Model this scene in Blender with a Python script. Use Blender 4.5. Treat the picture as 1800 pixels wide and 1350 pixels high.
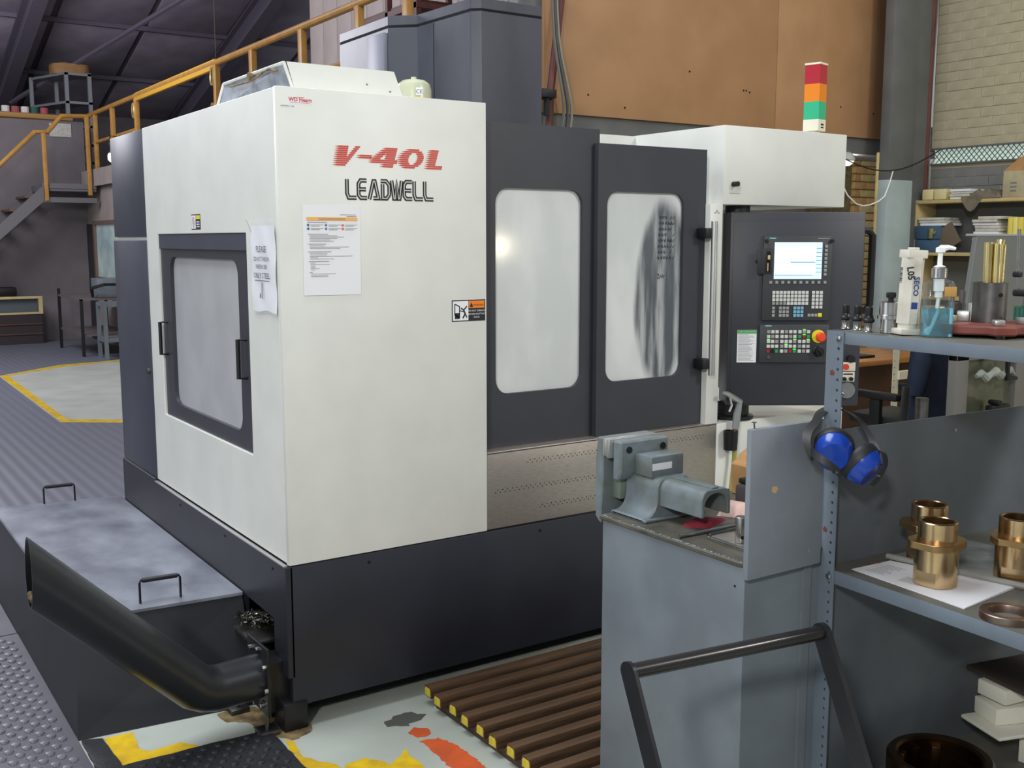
import bpy, bmesh, math, random
from mathutils import Matrix, Vector, noise as mnoise
random.seed(7)
S = bpy.context.scene
for o in list(bpy.data.objects): bpy.data.objects.remove(o)
R = math.radians

# ------------------------------------------------------------------ camera, world, lights, exposure
YAW, PITCH = 33.844, 7.766
cam = bpy.data.objects.new('camera', bpy.data.cameras.new('camera'))
S.collection.objects.link(cam); S.camera = cam
cam.location = (-1.3236, -3.3402, 1.70)
cam.rotation_euler = (R(90 - PITCH), 0, R(-YAW))
cam.data.sensor_width = 36.0
cam.data.lens = 36.0 * 1866.8 / 1800.0
cam.data.clip_start = 0.05

world = bpy.data.worlds.new('hall_ambient'); S.world = world; world.use_nodes = True
bg = world.node_tree.nodes['Background']
bg.inputs[0].default_value = (0.86, 0.93, 1.0, 1); bg.inputs[1].default_value = 0.34

def area(name, loc, target, size, power, col, sizey=None):
    l = bpy.data.lights.new(name, 'AREA'); l.energy = power; l.color = col
    l.shape = 'RECTANGLE'; l.size = size; l.size_y = sizey or size
    o = bpy.data.objects.new(name, l); S.collection.objects.link(o); o.location = loc
    d = Vector(target) - Vector(loc); o.rotation_euler = d.to_track_quat('-Z', 'Y').to_euler()
    return o
area('high_bay_lamp_left', (-4.2, -5.1, 3.75), (0.6, -0.4, 0.9), 0.40, 190, (1.0, 0.975, 0.93))
area('high_bay_lamp_right', (3.6, -5.6, 4.6), (1.2, -0.5, 1.0), 0.9, 160, (1.0, 0.97, 0.92))
area('roof_light', (-1.0, 0.6, 6.2), (-0.6, 0.6, 0.0), 3.4, 330, (0.90, 0.95, 1.0))
area('rear_bay_lamp', (5.2, 0.2, 4.4), (6.2, 1.4, 0.8), 1.2, 40, (1.0, 0.96, 0.84))
area('left_daylight_fill', (-6.9, 0.6, 2.3), (0.0, 0.8, 1.2), 4.0, 80, (0.88, 0.94, 1.0), 3.6)  # unseen fill light added to brighten the left-hand faces
area('task_lamp', (4.35, -5.2, 1.63), (0.9, 0.06, 1.66), 0.16, 9, (1.0, 0.90, 0.66))
def bulb(name, loc, power, col, r=0.25):
    l = bpy.data.lights.new(name, 'POINT'); l.energy = power; l.color = col; l.shadow_soft_size = r
    o = bpy.data.objects.new(name, l); S.collection.objects.link(o); o.location = loc
bulb('store_room_fill', (7.5, 3.8, 2.35), 22, (1.0, 0.93, 0.8), 0.1)  # fill light added to brighten the brick pier
bulb('mezzanine_fill', (-1.4, 10.5, 4.6), 900, (0.92, 0.92, 1.0), 1.4)  # fill light added to brighten the roof and far bay
S.view_settings.view_transform = 'Standard'; S.view_settings.look = 'None'
S.view_settings.gamma = 1.0; S.view_settings.use_curve_mapping = False
S.view_settings.exposure = -0.06

# ------------------------------------------------------------------ materials
def lin(c):
    out = []
    for v in c[:3]:
        v /= 255.0
        out.append(v / 12.92 if v <= 0.04045 else ((v + 0.055) / 1.055) ** 2.4)
    return (*out, 1)
MATS = {}
def mat(n, c, r=0.5, m=0.0, v=0.0, s=6.0, c2=None, bump=0.0, bs=60.0, st=(1, 1, 1), lo=0.35, hi=0.65, coat=0.0, trans=0.0, emit=None, es=0.0, det=4.0, alpha=1.0, ior=1.45):
    if n in MATS: return MATS[n]
    k = bpy.data.materials.new(n); k.use_nodes = True; MATS[n] = k
    t = k.node_tree; p = t.nodes['Principled BSDF']
    p.inputs['Base Color'].default_value = lin(c); p.inputs['Roughness'].default_value = r; p.inputs['Metallic'].default_value = m
    p.inputs['Coat Weight'].default_value = coat; p.inputs['Coat Roughness'].default_value = 0.12
    p.inputs['Transmission Weight'].default_value = trans; p.inputs['Alpha'].default_value = alpha; p.inputs['IOR'].default_value = ior
    if emit: p.inputs['Emission Color'].default_value = lin(emit); p.inputs['Emission Strength'].default_value = es
    if v or c2 or bump:
        tc = t.nodes.new('ShaderNodeTexCoord'); mp = t.nodes.new('ShaderNodeMapping'); mp.inputs['Scale'].default_value = st
        t.links.new(tc.outputs['Object'], mp.inputs['Vector'])
    if v or c2:
        nz = t.nodes.new('ShaderNodeTexNoise'); nz.inputs['Scale'].default_value = s; nz.inputs['Detail'].default_value = det
        t.links.new(mp.outputs[0], nz.inputs['Vector'])
        mr = t.nodes.new('ShaderNodeMapRange'); mr.inputs['From Min'].default_value = lo; mr.inputs['From Max'].default_value = hi
        t.links.new(nz.outputs['Fac'], mr.inputs['Value'])
        mx = t.nodes.new('ShaderNodeMix'); mx.data_type = 'RGBA'
        mx.inputs[6].default_value = lin(c); mx.inputs[7].default_value = lin(c2 or [x * (1 - v) for x in c])
        t.links.new(mr.outputs[0], mx.inputs[0]); t.links.new(mx.outputs[2], p.inputs['Base Color'])
    if bump:
        n2 = t.nodes.new('ShaderNodeTexNoise'); n2.inputs['Scale'].default_value = bs; n2.inputs['Detail'].default_value = 3
        t.links.new(mp.outputs[0], n2.inputs['Vector'])
        b = t.nodes.new('ShaderNodeBump'); b.inputs['Strength'].default_value = bump; b.inputs['Distance'].default_value = 0.01
        t.links.new(n2.outputs['Fac'], b.inputs['Height']); t.links.new(b.outputs[0], p.inputs['Normal'])
    return k
WHITE = mat('machine_white_paint', (224, 225, 219), 0.45, v=0.03, s=5, bump=0.02, bs=350)
DARK = mat('machine_charcoal_paint', (61, 62, 69), 0.42, v=0.08, s=4, bump=0.03, bs=350)
DARKREAR = mat('machine_blue_charcoal_paint', (70, 74, 86), 0.42, v=0.08, s=4)
BASE = mat('machine_base_paint', (41, 43, 52), 0.45, v=0.14, s=3, bump=0.03, bs=300)
BLACK = mat('black_plastic', (22, 22, 25), 0.45)
BLACKM = mat('black_painted_steel', (30, 30, 33), 0.38, v=0.2, s=14)
VOID = mat('dark_void', (10, 10, 12), 0.9)
STEEL = mat('bright_steel', (190, 190, 188), 0.26, 1.0, v=0.12, s=20)
STAIN = mat('brushed_stainless', (186, 178, 170), 0.36, 0.7, v=0.10, s=30, st=(1, 1, 12), bump=0.04, bs=200)
DSTEEL = mat('dull_steel', (120, 118, 116), 0.42, 1.0, v=0.25, s=16)
ALU = mat('aluminium', (205, 205, 203), 0.35, 0.9)
GALV = mat('galvanised_sheet', (160, 165, 174), 0.6, 0.1, c2=(124, 130, 140), s=18, bump=0.05)
GREY = mat('bench_grey_paint', (114, 122, 129), 0.45, v=0.10, s=5, bump=0.03, bs=180)
GREYW = mat('rack_panel_paint', (92, 98, 104), 0.5, v=0.16, s=4, bump=0.02, bs=120)
GREYTOP = mat('worn_bench_top', (100, 98, 88), 0.5, c2=(62, 58, 50), s=9, lo=0.3, hi=0.7)
VISE = mat('vise_grey_enamel', (118, 129, 136), 0.42, c2=(102, 108, 104), s=14, bump=0.05, bs=90)
BRASS = mat('bronze_machined', (226, 194, 148), 0.22, 1.0, v=0.10, s=8)
BRASSD = mat('bronze_cast_flange', (190, 156, 108), 0.38, 1.0, v=0.12, s=14)
BRASSROD = mat('brass_rod', (226, 208, 148), 0.30, 1.0, v=0.12, s=12)
PAPER = mat('white_paper', (236, 236, 240), 0.7)
PAPERD = mat('old_paper', (206, 204, 192), 0.75, v=0.1, s=20)
INK = mat('grey_print', (120, 122, 128), 0.7)
INKD = mat('dark_print', (40, 40, 44), 0.7)
RED = mat('red_print', (205, 74, 60), 0.5)
YELP = mat('floor_yellow_paint', (226, 188, 28), 0.5, c2=(196, 158, 32), s=14, bump=0.05)
ORGP = mat('floor_orange_paint', (214, 92, 44), 0.5, c2=(190, 84, 48), s=14)
FLOORM = mat('painted_concrete', (182, 187, 178), 0.5, c2=(168, 173, 164), s=3, bump=0.03, bs=40)
RUST = mat('rusty_stain', (142, 122, 84), 0.8, c2=(84, 66, 46), s=22)
RUBBER = mat('grey_rubber', (74, 75, 83), 0.44, c2=(64, 65, 72), s=5, bump=0.03)
RUBBERD = mat('black_rubber', (44, 45, 49), 0.5, v=0.2, s=20, bump=0.2, bs=90)
WOODD = mat('oily_timber', (74, 52, 36), 0.5, c2=(44, 32, 24), s=7, st=(0.35, 4, 4), bump=0.25, bs=30)
WOODT = mat('worn_timber_top', (92, 68, 48), 0.45, c2=(52, 40, 30), s=7, st=(0.35, 5, 5), bump=0.2, bs=30)
YELEND = mat('yellow_end_paint', (214, 198, 66), 0.6, v=0.15, s=40)
RAIL = mat('yellow_ochre_paint', (190, 140, 68), 0.42, v=0.10, s=8)
CONC = mat('grey_plaster', (126, 120, 120), 0.8, v=0.08, s=3, bump=0.04)
CONCW = mat('pale_plaster', (168, 158, 150), 0.8, v=0.06, s=3)
DARKW = mat('dark_grey_wall', (124, 117, 119), 0.8, v=0.10, s=2)
ROOFM = mat('roof_sheet', (172, 162, 178), 0.6, v=0.12, s=2)
ROOFB = mat('roof_steel', (104, 98, 112), 0.6)
BOARD = mat('brown_hardboard', (172, 132, 95), 0.6, c2=(162, 123, 87), s=3, bump=0.03)
BEAMG = mat('blue_grey_steel_paint', (104, 106, 106), 0.5, v=0.10, s=3)
PALEB = mat('pale_blue_tone', (172, 188, 190), 0.5, v=0.08, s=3)
CREAM = mat('cream_limewash', (184, 176, 150), 0.85, v=0.10, s=6, bump=0.25, bs=26)
CREAMW = mat('cream_timber', (206, 186, 132), 0.55, v=0.08, s=10)
BRICKM = [mat('yellow_brick_a', (196, 170, 108), 0.85, c2=(176, 134, 84), s=9, bump=0.2), mat('yellow_brick_b', (186, 158, 100), 0.85, c2=(160, 118, 76), s=9, bump=0.2), mat('yellow_brick_c', (202, 182, 126), 0.85, v=0.15, s=9, bump=0.2)]
MORTAR = mat('brick_mortar', (120, 108, 82), 0.9, v=0.2, s=20)
CARD = mat('cardboard', (176, 134, 88), 0.8, v=0.08, s=12)
CARDL = mat('taped_carton', (186, 176, 142), 0.5, v=0.08, s=12)
DESKW = mat('desk_timber', (190, 132, 72), 0.45, c2=(160, 104, 54), s=5, st=(1, 6, 6))
DESKF = mat('desk_front_timber', (84, 54, 36), 0.5, v=0.2, s=4)
NAVY = mat('navy_cloth', (34, 44, 66), 0.9, v=0.2, s=10, bump=0.2)
REDOX = mat('red_oxide_paint', (106, 62, 58), 0.5, v=0.15, s=8)
CASTR = mat('red_oxide_casting', (128, 68, 58), 0.55, v=0.2, s=14, bump=0.1)
IVORY = mat('ivory_plastic', (232, 226, 204), 0.4)
PUMPW = mat('white_plastic', (244, 244, 242), 0.3)
LIQ = mat('blue_liquid', (150, 220, 240), 0.05, trans=0.85, ior=1.33)
CLEAR = mat('clear_plastic', (225, 232, 232), 0.06, trans=0.92, alpha=0.35)
BLUEC = mat('blue_shell_plastic', (26, 66, 168), 0.25, coat=0.3)
RUBB = mat('muff_black', (38, 38, 40), 0.5)
POMW = mat('white_acetal', (226, 224, 210), 0.4)
REDCL = mat('red_cloth', (150, 44, 62), 0.9, v=0.2, s=30)
PINKCL = mat('pink_cloth', (226, 190, 178), 0.9, v=0.1, s=20)
TEAL = mat('teal_tag', (70, 150, 165), 0.5)
KEYW = mat('key_grey', (206, 206, 202), 0.5); KEYG = mat('key_dim', (150, 150, 148), 0.5)
KEYB = mat('key_blue', (120, 172, 196), 0.5); KEYY = mat('key_yellow', (228, 214, 40), 0.5)
KEYR = mat('key_red', (160, 40, 40), 0.5); KEYGR = mat('key_green', (40, 150, 90), 0.5)
LED = mat('green_led', (90, 230, 60), 0.4, emit=(90, 255, 60), es=1.6)
SCREEN = mat('screen_glow', (200, 225, 245), 0.2, emit=(190, 225, 250), es=0.75)
SCRW = mat('screen_window', (250, 252, 255), 0.2, emit=(244, 250, 255), es=0.9)
SCRB = mat('screen_bar', (70, 130, 190), 0.2, emit=(70, 130, 190), es=0.7)
SCRO = mat('screen_peach', (245, 205, 170), 0.2, emit=(245, 210, 180), es=0.8)
TANKG = mat('accumulator_green_paint', (188, 192, 164), 0.3, coat=0.3)

def mix_mask_glass(n):
    """milky, coolant-stained pane; n switches a darker streaky oval on"""
    k = bpy.data.materials.new('milky_pane_%d' % n); k.use_nodes = True; t = k.node_tree; p = t.nodes['Principled BSDF']
    tc = t.nodes.new('ShaderNodeTexCoord')
    def noise(s, st, d=5):
        mp = t.nodes.new('ShaderNodeMapping'); mp.inputs['Scale'].default_value = st
        z = t.nodes.new('ShaderNodeTexNoise'); z.inputs['Scale'].default_value = s; z.inputs['Detail'].default_value = d
        t.links.new(tc.outputs['Object'], mp.inputs[0]); t.links.new(mp.outputs[0], z.inputs['Vector']); return z.outputs['Fac']
    def mr(x, a, b, c=0, d=1):
        z = t.nodes.new('ShaderNodeMapRange'); z.interpolation_type = 'SMOOTHSTEP'
        for i, q in zip(('From Min', 'From Max', 'To Min', 'To Max'), (a, b, c, d)): z.inputs[i].default_value = q
        t.links.new(x, z.inputs['Value']); return z.outputs[0]
    def mix(f, a, b):
        z = t.nodes.new('ShaderNodeMix'); z.data_type = 'RGBA'
        t.links.new(f, z.inputs[0])
        for i, q in ((6, a), (7, b)):
            if isinstance(q, tuple): z.inputs[i].default_value = lin(q)
            else: t.links.new(q, z.inputs[i])
        return z.outputs[2]
    def mth(op, a, b):
        z = t.nodes.new('ShaderNodeMath'); z.operation = op
        for i, q in ((0, a), (1, b)):
            if isinstance(q, (int, float)): z.inputs[i].default_value = q
            else: t.links.new(q, z.inputs[i])
        return z.outputs[0]
    col = mix(mr(noise(4, (1, 1, 0.5)), 0.35, 0.65), (224, 227, 226), (206, 210, 210))
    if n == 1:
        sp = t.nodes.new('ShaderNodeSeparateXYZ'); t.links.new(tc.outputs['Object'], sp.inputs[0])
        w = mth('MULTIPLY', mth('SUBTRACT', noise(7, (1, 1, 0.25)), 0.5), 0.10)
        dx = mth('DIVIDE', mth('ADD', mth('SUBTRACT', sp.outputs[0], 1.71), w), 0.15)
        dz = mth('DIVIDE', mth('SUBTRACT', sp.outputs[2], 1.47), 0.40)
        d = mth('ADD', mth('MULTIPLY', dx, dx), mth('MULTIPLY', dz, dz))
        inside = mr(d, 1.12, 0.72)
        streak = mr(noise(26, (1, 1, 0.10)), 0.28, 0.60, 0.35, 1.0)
        col = mix(mth('MULTIPLY', inside, streak), col, (82, 88, 95))  # darker oval with vertical streaks mixed into the pane colour
    t.links.new(col, p.inputs['Base Color'])
    p.inputs['Roughness'].default_value = 0.35; p.inputs['Coat Weight'].default_value = 0.5; p.inputs['Coat Roughness'].default_value = 0.10
    return k
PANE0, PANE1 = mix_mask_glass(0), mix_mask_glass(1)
PANES = mat('side_pane_milky', (184, 185, 188), 0.4, v=0.06, s=5, coat=0.2)

# ------------------------------------------------------------------ geometry helpers
col = S.collection
WM = {}
def frame(o, right, up):
    r, u = Vector(right).normalized(), Vector(up).normalized(); n = r.cross(u)
    return Matrix(((r.x, u.x, n.x, o[0]), (r.y, u.y, n.y, o[1]), (r.z, u.z, n.z, o[2]), (0, 0, 0, 1)))
def FRONT(x, y, z): return frame((x, y, z), (1, 0, 0), (0, 0, 1))       # facing -Y
def LEFT(x, y, z): return frame((x, y, z), (0, -1, 0), (0, 0, 1))       # facing -X
class B:
    def __init__(s, M=None): s.bm = bmesh.new(); s.M = M or Matrix()
    def add(s, verts, faces, M=None):
        T = s.M @ M if M else s.M
        vs = [s.bm.verts.new(T @ Vector(v)) for v in verts]
        for f in faces:
            try: s.bm.faces.new([vs[i] for i in f])
            except ValueError: pass
        return s
    def merge(s, b2, M=None):
        T = s.M @ M if M else s.M
        mp = {v: s.bm.verts.new(T @ v.co) for v in b2.verts}
        for f in b2.faces:
            try: s.bm.faces.new([mp[v] for v in f.verts])
            except ValueError: pass
        b2.free(); return s
    def box(s, x0, x1, y0, y1, z0, z1, bev=0, M=None, seg=2):
        b = bmesh.new(); vs = [b.verts.new(p) for p in ((x0, y0, z0), (x1, y0, z0), (x1, y1, z0), (x0, y1, z0), (x0, y0, z1), (x1, y0, z1), (x1, y1, z1), (x0, y1, z1))]
        for f in ((3, 2, 1, 0), (4, 5, 6, 7), (0, 1, 5, 4), (1, 2, 6, 5), (2, 3, 7, 6), (3, 0, 4, 7)): b.faces.new([vs[i] for i in f])
        if bev: bmesh.ops.bevel(b, geom=b.edges[:], offset=bev, segments=seg, affect='EDGES', profile=0.5)
        return s.merge(b, M)
    def cbox(s, c, d, bev=0, M=None): return s.box(c[0] - d[0] / 2, c[0] + d[0] / 2, c[1] - d[1] / 2, c[1] + d[1] / 2, c[2] - d[2] / 2, c[2] + d[2] / 2, bev, M)
    def plate(s, outer, holes, axis, a0, a1, M=None, bev=0):
        b = bmesh.new()
        def P(u, v, a): return {'x': (a, u, v), 'y': (u, a, v), 'z': (u, v, a)}[axis]
        es = []
        for lp in [outer] + list(holes):
            vs = [b.verts.new(P(u, v, a0)) for u, v in lp]
            es += [b.edges.new((vs[i], vs[(i + 1) % len(vs)])) for i in range(len(vs))]
        if holes: bmesh.ops.triangle_fill(b, edges=es, use_beauty=True, use_dissolve=False)
        else: b.faces.new(b.verts[:])
        r = bmesh.ops.extrude_face_region(b, geom=b.faces[:])
        dv = Vector(P(0, 0, a1)) - Vector(P(0, 0, a0))
        bmesh.ops.translate(b, verts=[g for g in r['geom'] if isinstance(g, bmesh.types.BMVert)], vec=dv)
        bmesh.ops.recalc_face_normals(b, faces=b.faces[:])
        if bev: bmesh.ops.bevel(b, geom=[e for e in b.edges if e.is_manifold and e.calc_face_angle(0) > 0.6], offset=bev, segments=1, affect='EDGES')
        return s.merge(b, M)
    def cyl(s, p0, p1, r, seg=16, r2=None, M=None, cap=True):
        p0, p1 = Vector(p0), Vector(p1); d = p1 - p0; L = d.length
        T = Matrix.Translation(p0) @ d.to_track_quat('Z', 'Y').to_matrix().to_4x4()
        return s.lathe([(r, 0), (r if r2 is None else r2, L)], seg, (M or Matrix()) @ T, cap)
    def lathe(s, prof, seg=24, M=None, cap=True):
        vs, fs = [], []
        for r, z in prof:
            for i in range(seg):
                a = 2 * math.pi * i / seg; vs.append((r * math.cos(a), r * math.sin(a), z))
        for k in range(len(prof) - 1):
            for i in range(seg):
                j = (i + 1) % seg; fs.append((k * seg + i, k * seg + j, (k + 1) * seg + j, (k + 1) * seg + i))
        if cap:
            fs.append(tuple(range(seg - 1, -1, -1))); n = (len(prof) - 1) * seg; fs.append(tuple(range(n, n + seg)))
        return s.add(vs, fs, M)
    def ring(s, prof, seg=32, M=None):
        """closed profile revolved"""
        vs, fs = [], []; n = len(prof)
        for r, z in prof:
            for i in range(seg):
                a = 2 * math.pi * i / seg; vs.append((r * math.cos(a), r * math.sin(a), z))
        for k in range(n):
            for i in range(seg):
                j = (i + 1) % seg; q = (k + 1) % n; fs.append((k * seg + i, k * seg + j, q * seg + j, q * seg + i))
        return s.add(vs, fs, M)
    def tube(s, pts, r, seg=8, M=None, closed=False, flat=None):
        pts = [Vector(p) for p in pts]; n = len(pts); vs, fs = [], []
        prev = None
        for i, p in enumerate(pts):
            a = pts[i - 1] if i > 0 else (pts[-1] if closed else p); c = pts[i + 1] if i < n - 1 else (pts[0] if closed else p)
            d = (c - a).normalized()
            if prev is None:
                u = d.orthogonal().normalized()
            else:
                u = prev - d * prev.dot(d); u = u.normalized() if u.length > 1e-6 else d.orthogonal().normalized()
            prev = u; w = d.cross(u)
            k = 1.0
            if 0 < i < n - 1 or closed:
                c1 = (p - a).normalized().dot((c - p).normalized()); k = 1 / max(0.5, math.sqrt(max(0.0, (1 + c1) / 2)))
            rr = r[i] if isinstance(r, (list, tuple)) else r
            for q in range(seg):
                t = 2 * math.pi * q / seg
                vs.append(p + (u * math.cos(t) + w * math.sin(t)) * rr * (k if k < 1.3 else 1.3))
        m = n if closed else n - 1
        for i in range(m):
            for q in range(seg):
                j = (i + 1) % n; t = (q + 1) % seg; fs.append((i * seg + q, i * seg + t, j * seg + t, j * seg + q))
        if not closed: fs.append(tuple(range(seg - 1, -1, -1))); fs.append(tuple(range((n - 1) * seg, n * seg)))
        return s.add(vs, fs, M)
    def strip(s, pts, widthvec, th, M=None):
        """flat band through pts, widthvec(i) half width vector, thickness th along local normal"""
        n = len(pts); vs, fs = [], []
        for i in range(n):
            p = Vector(pts[i]); d = (Vector(pts[min(i + 1, n - 1)]) - Vector(pts[max(i - 1, 0)])).normalized()
            w = Vector(widthvec(i)); nn = d.cross(w).normalized() * th / 2
            vs += [p - w - nn, p + w - nn, p + w + nn, p - w + nn]
        for i in range(n - 1):
            for q in range(4): t = (q + 1) % 4; fs.append((i * 4 + q, i * 4 + t, i * 4 + 4 + t, i * 4 + 4 + q))
        fs += [(3, 2, 1, 0), (n * 4 - 4, n * 4 - 3, n * 4 - 2, n * 4 - 1)]
        return s.add(vs, fs, M)
    def quad(s, x0, x1, y0, y1, M, th=0.0004):
        return s.box(x0, x1, y0, y1, 0, th, 0, M)
    def disc(s, c, r, M, seg=16, th=0.0004): return s.lathe([(r, 0), (r, th)], seg, M @ Matrix.Translation((c[0], c[1], 0)))
    def stroke(s, pts, w, M, th=0.0004):
        n = len(pts); P = [Vector((*p, 0)) for p in pts]; L, Rr = [], []
        for i in range(n):
            d0 = (P[i] - P[i - 1]).normalized() if i else (P[1] - P[0]).normalized()
            d1 = (P[i + 1] - P[i]).normalized() if i < n - 1 else d0
            t = (d0 + d1); t = t.normalized() if t.length > 1e-6 else d0
            nn = Vector((-t.y, t.x, 0)); k = min(1.8, 1 / max(0.3, nn.dot(Vector((-d0.y, d0.x, 0)))))
            L.append(P[i] + nn * w / 2 * k); Rr.append(P[i] - nn * w / 2 * k)
        vs = [(*v.to_2d(), th) for v in L] + [(*v.to_2d(), th) for v in Rr]
        fs = [(i, n + i, n + i + 1, i + 1) for i in range(n - 1)]
        return s.add(vs, fs, M)
    def text(s, body, size, M, align='CENTER', sx=1.0, th=0.0004, off=0.0):
        c = bpy.data.curves.new('t', 'FONT'); c.body = body; c.size = size; c.align_x = align; c.align_y = 'CENTER'; c.offset = off; c.resolution_u = 2
        o = bpy.data.objects.new('t', c); col.objects.link(o)
        me = o.evaluated_get(bpy.context.evaluated_depsgraph_get()).to_mesh()
        s.add([(v.co.x * sx, v.co.y, th) for v in me.vertices], [tuple(f.vertices) for f in me.polygons], M)
        bpy.data.objects.remove(o); bpy.data.curves.remove(c); return s
    def build(s, name, m, parent=None, local=False, smooth=True, ang=32, recalc=True):
        if recalc: bmesh.ops.recalc_face_normals(s.bm, faces=s.bm.faces[:])
        me = bpy.data.meshes.new(name); s.bm.to_mesh(me); s.bm.free()
        if isinstance(m, (list, tuple)):
            for q in m: me.materials.append(q)
        else: me.materials.append(m)
        o = bpy.data.objects.new(name, me); col.objects.link(o)
        if parent is not None:
            o.parent = parent; W = WM[parent]
            if not local: me.transform(W.inverted())
            WM[o] = W
        else:
            vs = me.vertices; xs = [v.co.x for v in vs]; ys = [v.co.y for v in vs]; zs = [v.co.z for v in vs]
            org = Vector(((min(xs) + max(xs)) / 2, (min(ys) + max(ys)) / 2, min(zs)))
            me.transform(Matrix.Translation(-org)); o.location = org; WM[o] = Matrix.Translation(org)
        if smooth and len(me.polygons):
            me.polygons.foreach_set('use_smooth', [True] * len(me.polygons)); me.set_sharp_from_angle(angle=R(ang))
        me.update(); return o
def root(name, label, cat, loc=(0, 0, 0), rz=0, group=None, kind=None):
    o = bpy.data.objects.new(name, None); col.objects.link(o); o.location = loc; o.rotation_euler = (0, 0, rz); o.empty_display_size = 0.1
    WM[o] = Matrix.Translation(loc) @ Matrix.Rotation(rz, 4, 'Z'); tag(o, label, cat, group, kind); return o
def tag(o, label=None, cat=None, group=None, kind=None):
    for k, v in (('label', label), ('category', cat), ('group', group), ('kind', kind)):
        if v: o[k] = v
    return o
def struct(o): o['kind'] = 'structure'; return o
def dup(o, parent=None, loc=None, rz=None):
    c = o.copy(); col.objects.link(c); WM[c] = WM[o]
    if parent is not None: c.parent = parent
    if loc is not None: c.location = loc
    if rz is not None: c.rotation_euler = (0, 0, rz)
    for ch in [x for x in bpy.data.objects if x.parent == o]: dup(ch, c)
    return c
def rrect(x0, x1, y0, y1, r, n=6):
    pts = []
    for cx, cy, a in ((x1 - r, y0 + r, -90), (x1 - r, y1 - r, 0), (x0 + r, y1 - r, 90), (x0 + r, y0 + r, 180)):
        for i in range(n + 1):
            t = R(a + 90 * i / n); pts.append((cx + r * math.cos(t), cy + r * math.sin(t)))
    return pts
def rect(x0, x1, y0, y1): return [(x0, y0), (x1, y0), (x1, y1), (x0, y1)]
def circ(x, y, r, n=10): return [(x + r * math.cos(2 * math.pi * i / n), y + r * math.sin(2 * math.pi * i / n)) for i in range(n)]

# ------------------------------------------------------------------ the setting
floor = struct(B().box(-8, 10, -7, 20, -0.1, 0).build('floor', FLOORM))
def paint(pts, m, z=0.0012, name='paint_mark'):
    b = B(); n = len(pts)
    b.add([(x, y, z) for x, y in pts] + [(x, y, 0.0002) for x, y in pts], [tuple(range(n))] + [(i, (i + 1) % n, n + (i + 1) % n, n + i) for i in range(n)])
    return b.build(name, m, floor, smooth=False)
def ragged(pts, amp=0.008, step=0.025):
    out = []
    for i, p in enumerate(pts):
        q = pts[(i + 1) % len(pts)]; L = math.dist(p, q); k = max(1, int(L / step))
        for j in range(k):
            f = j / k; out.append((p[0] + (q[0] - p[0]) * f + random.uniform(-amp, amp), p[1] + (q[1] - p[1]) * f + random.uniform(-amp, amp)))
    return out
paint(ragged([(-0.566, 0.307), (-0.469, 0.299), (-0.485, 0.155), (-0.463, 0.125), (-0.355, 0.131), (-0.309, 0.066), (-0.33, 0.03), (-0.568, 0.03)], 0.003), YELP)
paint(ragged([(-0.054, -0.046), (-0.03, -0.087), (-0.045, -0.198), (0.0, -0.283), (0.04, -0.36), (0.04, -0.6), (-0.113, -0.6)]), YELP)
paint(ragged([(0.038, -0.332), (0.112, -0.322), (0.159, -0.362), (0.173, -0.408), (0.255, -0.341), (0.246, -0.485), (0.257, -0.7), (0.041, -0.7)]), YELP)
paint(ragged([(0.323, -0.238), (0.359, -0.214), (0.394, -0.249), (0.385, -0.289), (0.356, -0.301), (0.328, -0.287)], 0.004, 0.012), ORGP)
paint(ragged([(0.326, -0.315), (0.388, -0.332), (0.415, -0.4), (0.42, -0.51), (0.406, -0.8), (0.297, -0.8), (0.328, -0.39)], 0.005, 0.012), ORGP)
paint([(0.700, 11.201), (0.636, 7.169), (1.3, 6.67), (1.3, 6.86), (0.714, 7.308), (0.782, 11.146)], YELP)
paint([(0.700, 11.201), (0.782, 11.146), (1.551, 11.783), (1.992, 11.963), (2.4, 12.0), (2.4, 12.13), (1.991, 12.128), (1.559, 12.012)], YELP)
paint(ragged([(-0.183, 0.28), (-0.073, 0.291), (-0.021, 0.199), (-0.013, 0.11), (0.071, 0.027), (0.05, -0.05), (-0.04, -0.066), (-0.087, 0.027), (-0.122, 0.156), (-0.172, 0.19)], 0.008, 0.02), RUST, 0.0022, 'rust_stain')
paint(ragged([(0.30, -0.11), (0.40, -0.10), (0.44, -0.15), (0.34, -0.19), (0.29, -0.15)], 0.012, 0.02), mat('grease', (86, 86, 80), 0.6), 0.0014, 'oil_stain')

# walls and roof of the far bay
struct(B().box(-8, 2.9, 16.0, 16.2, 0, 3.66).build('wall_far', DARKW))
wl = struct(B().box(2.9, 3.06, 3.3, 16.4, 0, 2.56).build('wall_mezzanine', CONCW))
struct(B().box(-7.2, -7.0, 2.5, 20, 0, 3.0).build('unseen_wall_left', CONCW))  # unseen wall, added to keep daylight off the far bay
struct(B().box(-8, 9, 20.0, 20.2, 0, 5.2).build('wall_rear', DARKW))
struct(B().box(2.9, 9.0, 16.4, 16.5, 2.56, 2.8).build('trim_1', BEAMG))
mz = struct(B().box(2.8, 9.0, 3.3, 20, 2.56, 2.80).build('mezzanine_floor', CONC))
B().box(2.785, 2.80, 3.3, 15.8, 2.55, 2.82).build('edge_plate', CONCW, mz)
cw = struct(B().box(5.05, 5.15, 4.0, 11.3, 2.8, 7.4).build('wall_cladding', CONCW))
p0 = None
for i in range(16):
    y = 4.02 + i * 0.455
    if p0 is None: p0 = B().box(5.02, 5.05, y, y + 0.445, 2.82, 7.3, 0.006).build('cladding_panel', mat('pale_cladding', (196, 184, 178), 0.6, v=0.05, s=3), cw)
    else: c = dup(p0, cw); c.location = (0, y - 4.02, 0)
def rz(y): return 4.15 + (20.0 - y) * 0.30
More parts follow.
